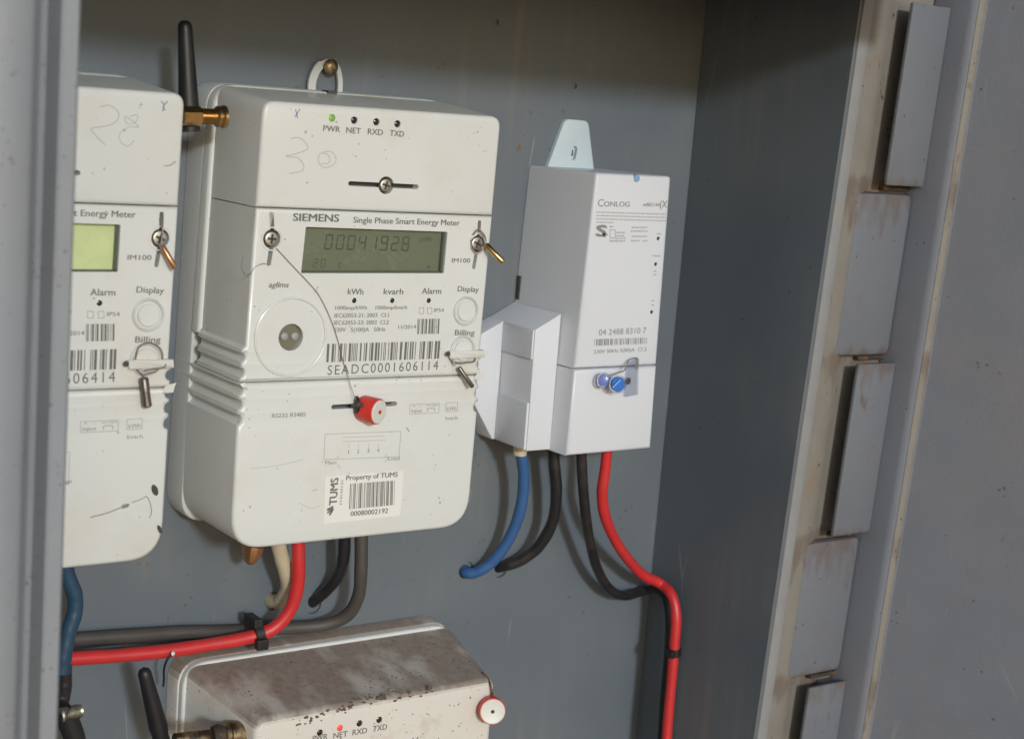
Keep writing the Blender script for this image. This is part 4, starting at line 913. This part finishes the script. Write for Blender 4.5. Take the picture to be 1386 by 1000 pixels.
t, c = tie('black cable tie bundling the red and grey cables under the middle meter', 349, 857.5, -0.0246, (1, 0, 0.17), 0.0050)
mb = MB(); box(mb, c.x-0.0032, c.x+0.0030, c.y-0.0072, c.y-0.0030, c.z-0.0066, c.z-0.0010, 0.0006); mb.build('tie_head', 'black_rubber', t)
mb = MB(); box(mb, c.x-0.0030, c.x+0.0016, c.y-0.0020, c.y+0.0110, c.z+0.0038, c.z+0.0082, 0.0005); mb.build('tie_tail', 'black_rubber', t)
t, c = tie('black cable tie around the red cable on the right side panel', 911.5, 882, 0.3110, (0, 0.02, 1), 0.0047, True)
mb = MB(); box(mb, c.x-0.0058, c.x-0.0025, c.y-0.0050, c.y-0.0005, c.z-0.0022, c.z+0.0022, 0.0005); mb.build('tie_head', 'black_rubber', t)
mb = MB(); A = at(322, 744, -0.045); B = at(352, 748, -0.040)
lathe(mb, at(343, 738, -0.030), at(337, 768, -0.030)-at(343, 738, -0.030), [(0, 0.0055), (0.004, 0.0052), (0.0085, 0.0030), (0.0098, 0.001)], 10)
tag(mb.build('terminal_grommet', 'copper', None, 30), 'copper brown plug poking out under the left corner of the middle meter', 'grommet')

# grit caught along the front edge and on top of the dusty meter
rnd = random.Random(12); mb = MB()
def clump(p, r):
    n = 7; v = []
    for k, (h_, q) in enumerate(((0, 1.0), (0.55, 0.75), (0.9, 0.2))):
        for i in range(n):
            a = 2*math.pi*i/n; rr = r*q*rnd.uniform(0.7, 1.3); v.append((p[0]+rr*math.cos(a), p[1]-h_*r*0.5 if face else p[1]+rr*math.sin(a), p[2]+rr*math.sin(a)*0.6 if face else p[2]+h_*r*0.5))
    mb.add(v, [(k*n+i, k*n+(i+1) % n, (k+1)*n+(i+1) % n, (k+1)*n+i) for k in range(2) for i in range(n)] + [tuple(range(2*n, 3*n))])
face = True
for i in range(70):
    t = rnd.random(); px_ = 395+195*t; py_ = 976-48*t+rnd.gauss(0, 3.5)+5*math.sin(t*9); p = at(px_, py_, Y3-0.0001); clump(p, rnd.uniform(0.0003, 0.0011)*(1 if rnd.random() < 0.85 else 1.6))
face = False
for i in range(110):
    x = rnd.uniform(0.012, 0.152); u = rnd.random(); y = -0.020-0.050*u; z = -0.2820-0.0092*((-0.0176-y)/0.0538)+0.0003-0.0004
    clump((x, y, z), rnd.uniform(0.0002, 0.00055))
mb.build('grit', 'grit_brown', m4)['kind'] = 'stuff'

t = thing('string', 'short black string hanging from the red cable beside the dusty lower meter', 'string', tuple(at(230, 890, -0.024)))
mb = MB(); tube(mb, smooth_path([at(233, 884, -0.0245), at(226, 893, -0.024), at(222, 905, -0.023), at(222, 918, -0.020), at(221, 928, -0.016)], 6), 0.0006, 6); mb.build('strand', 'black_rubber', t, True)
mb = MB(); lathe(mb, at(233, 884, -0.0265), (0.2, -1, 0.3), [(0, 0.0006), (0.0008, 0.0012), (0.0016, 0.0006), (0.0018, 0)], 8); mb.build('white_knot', 'seal_white', t, True)
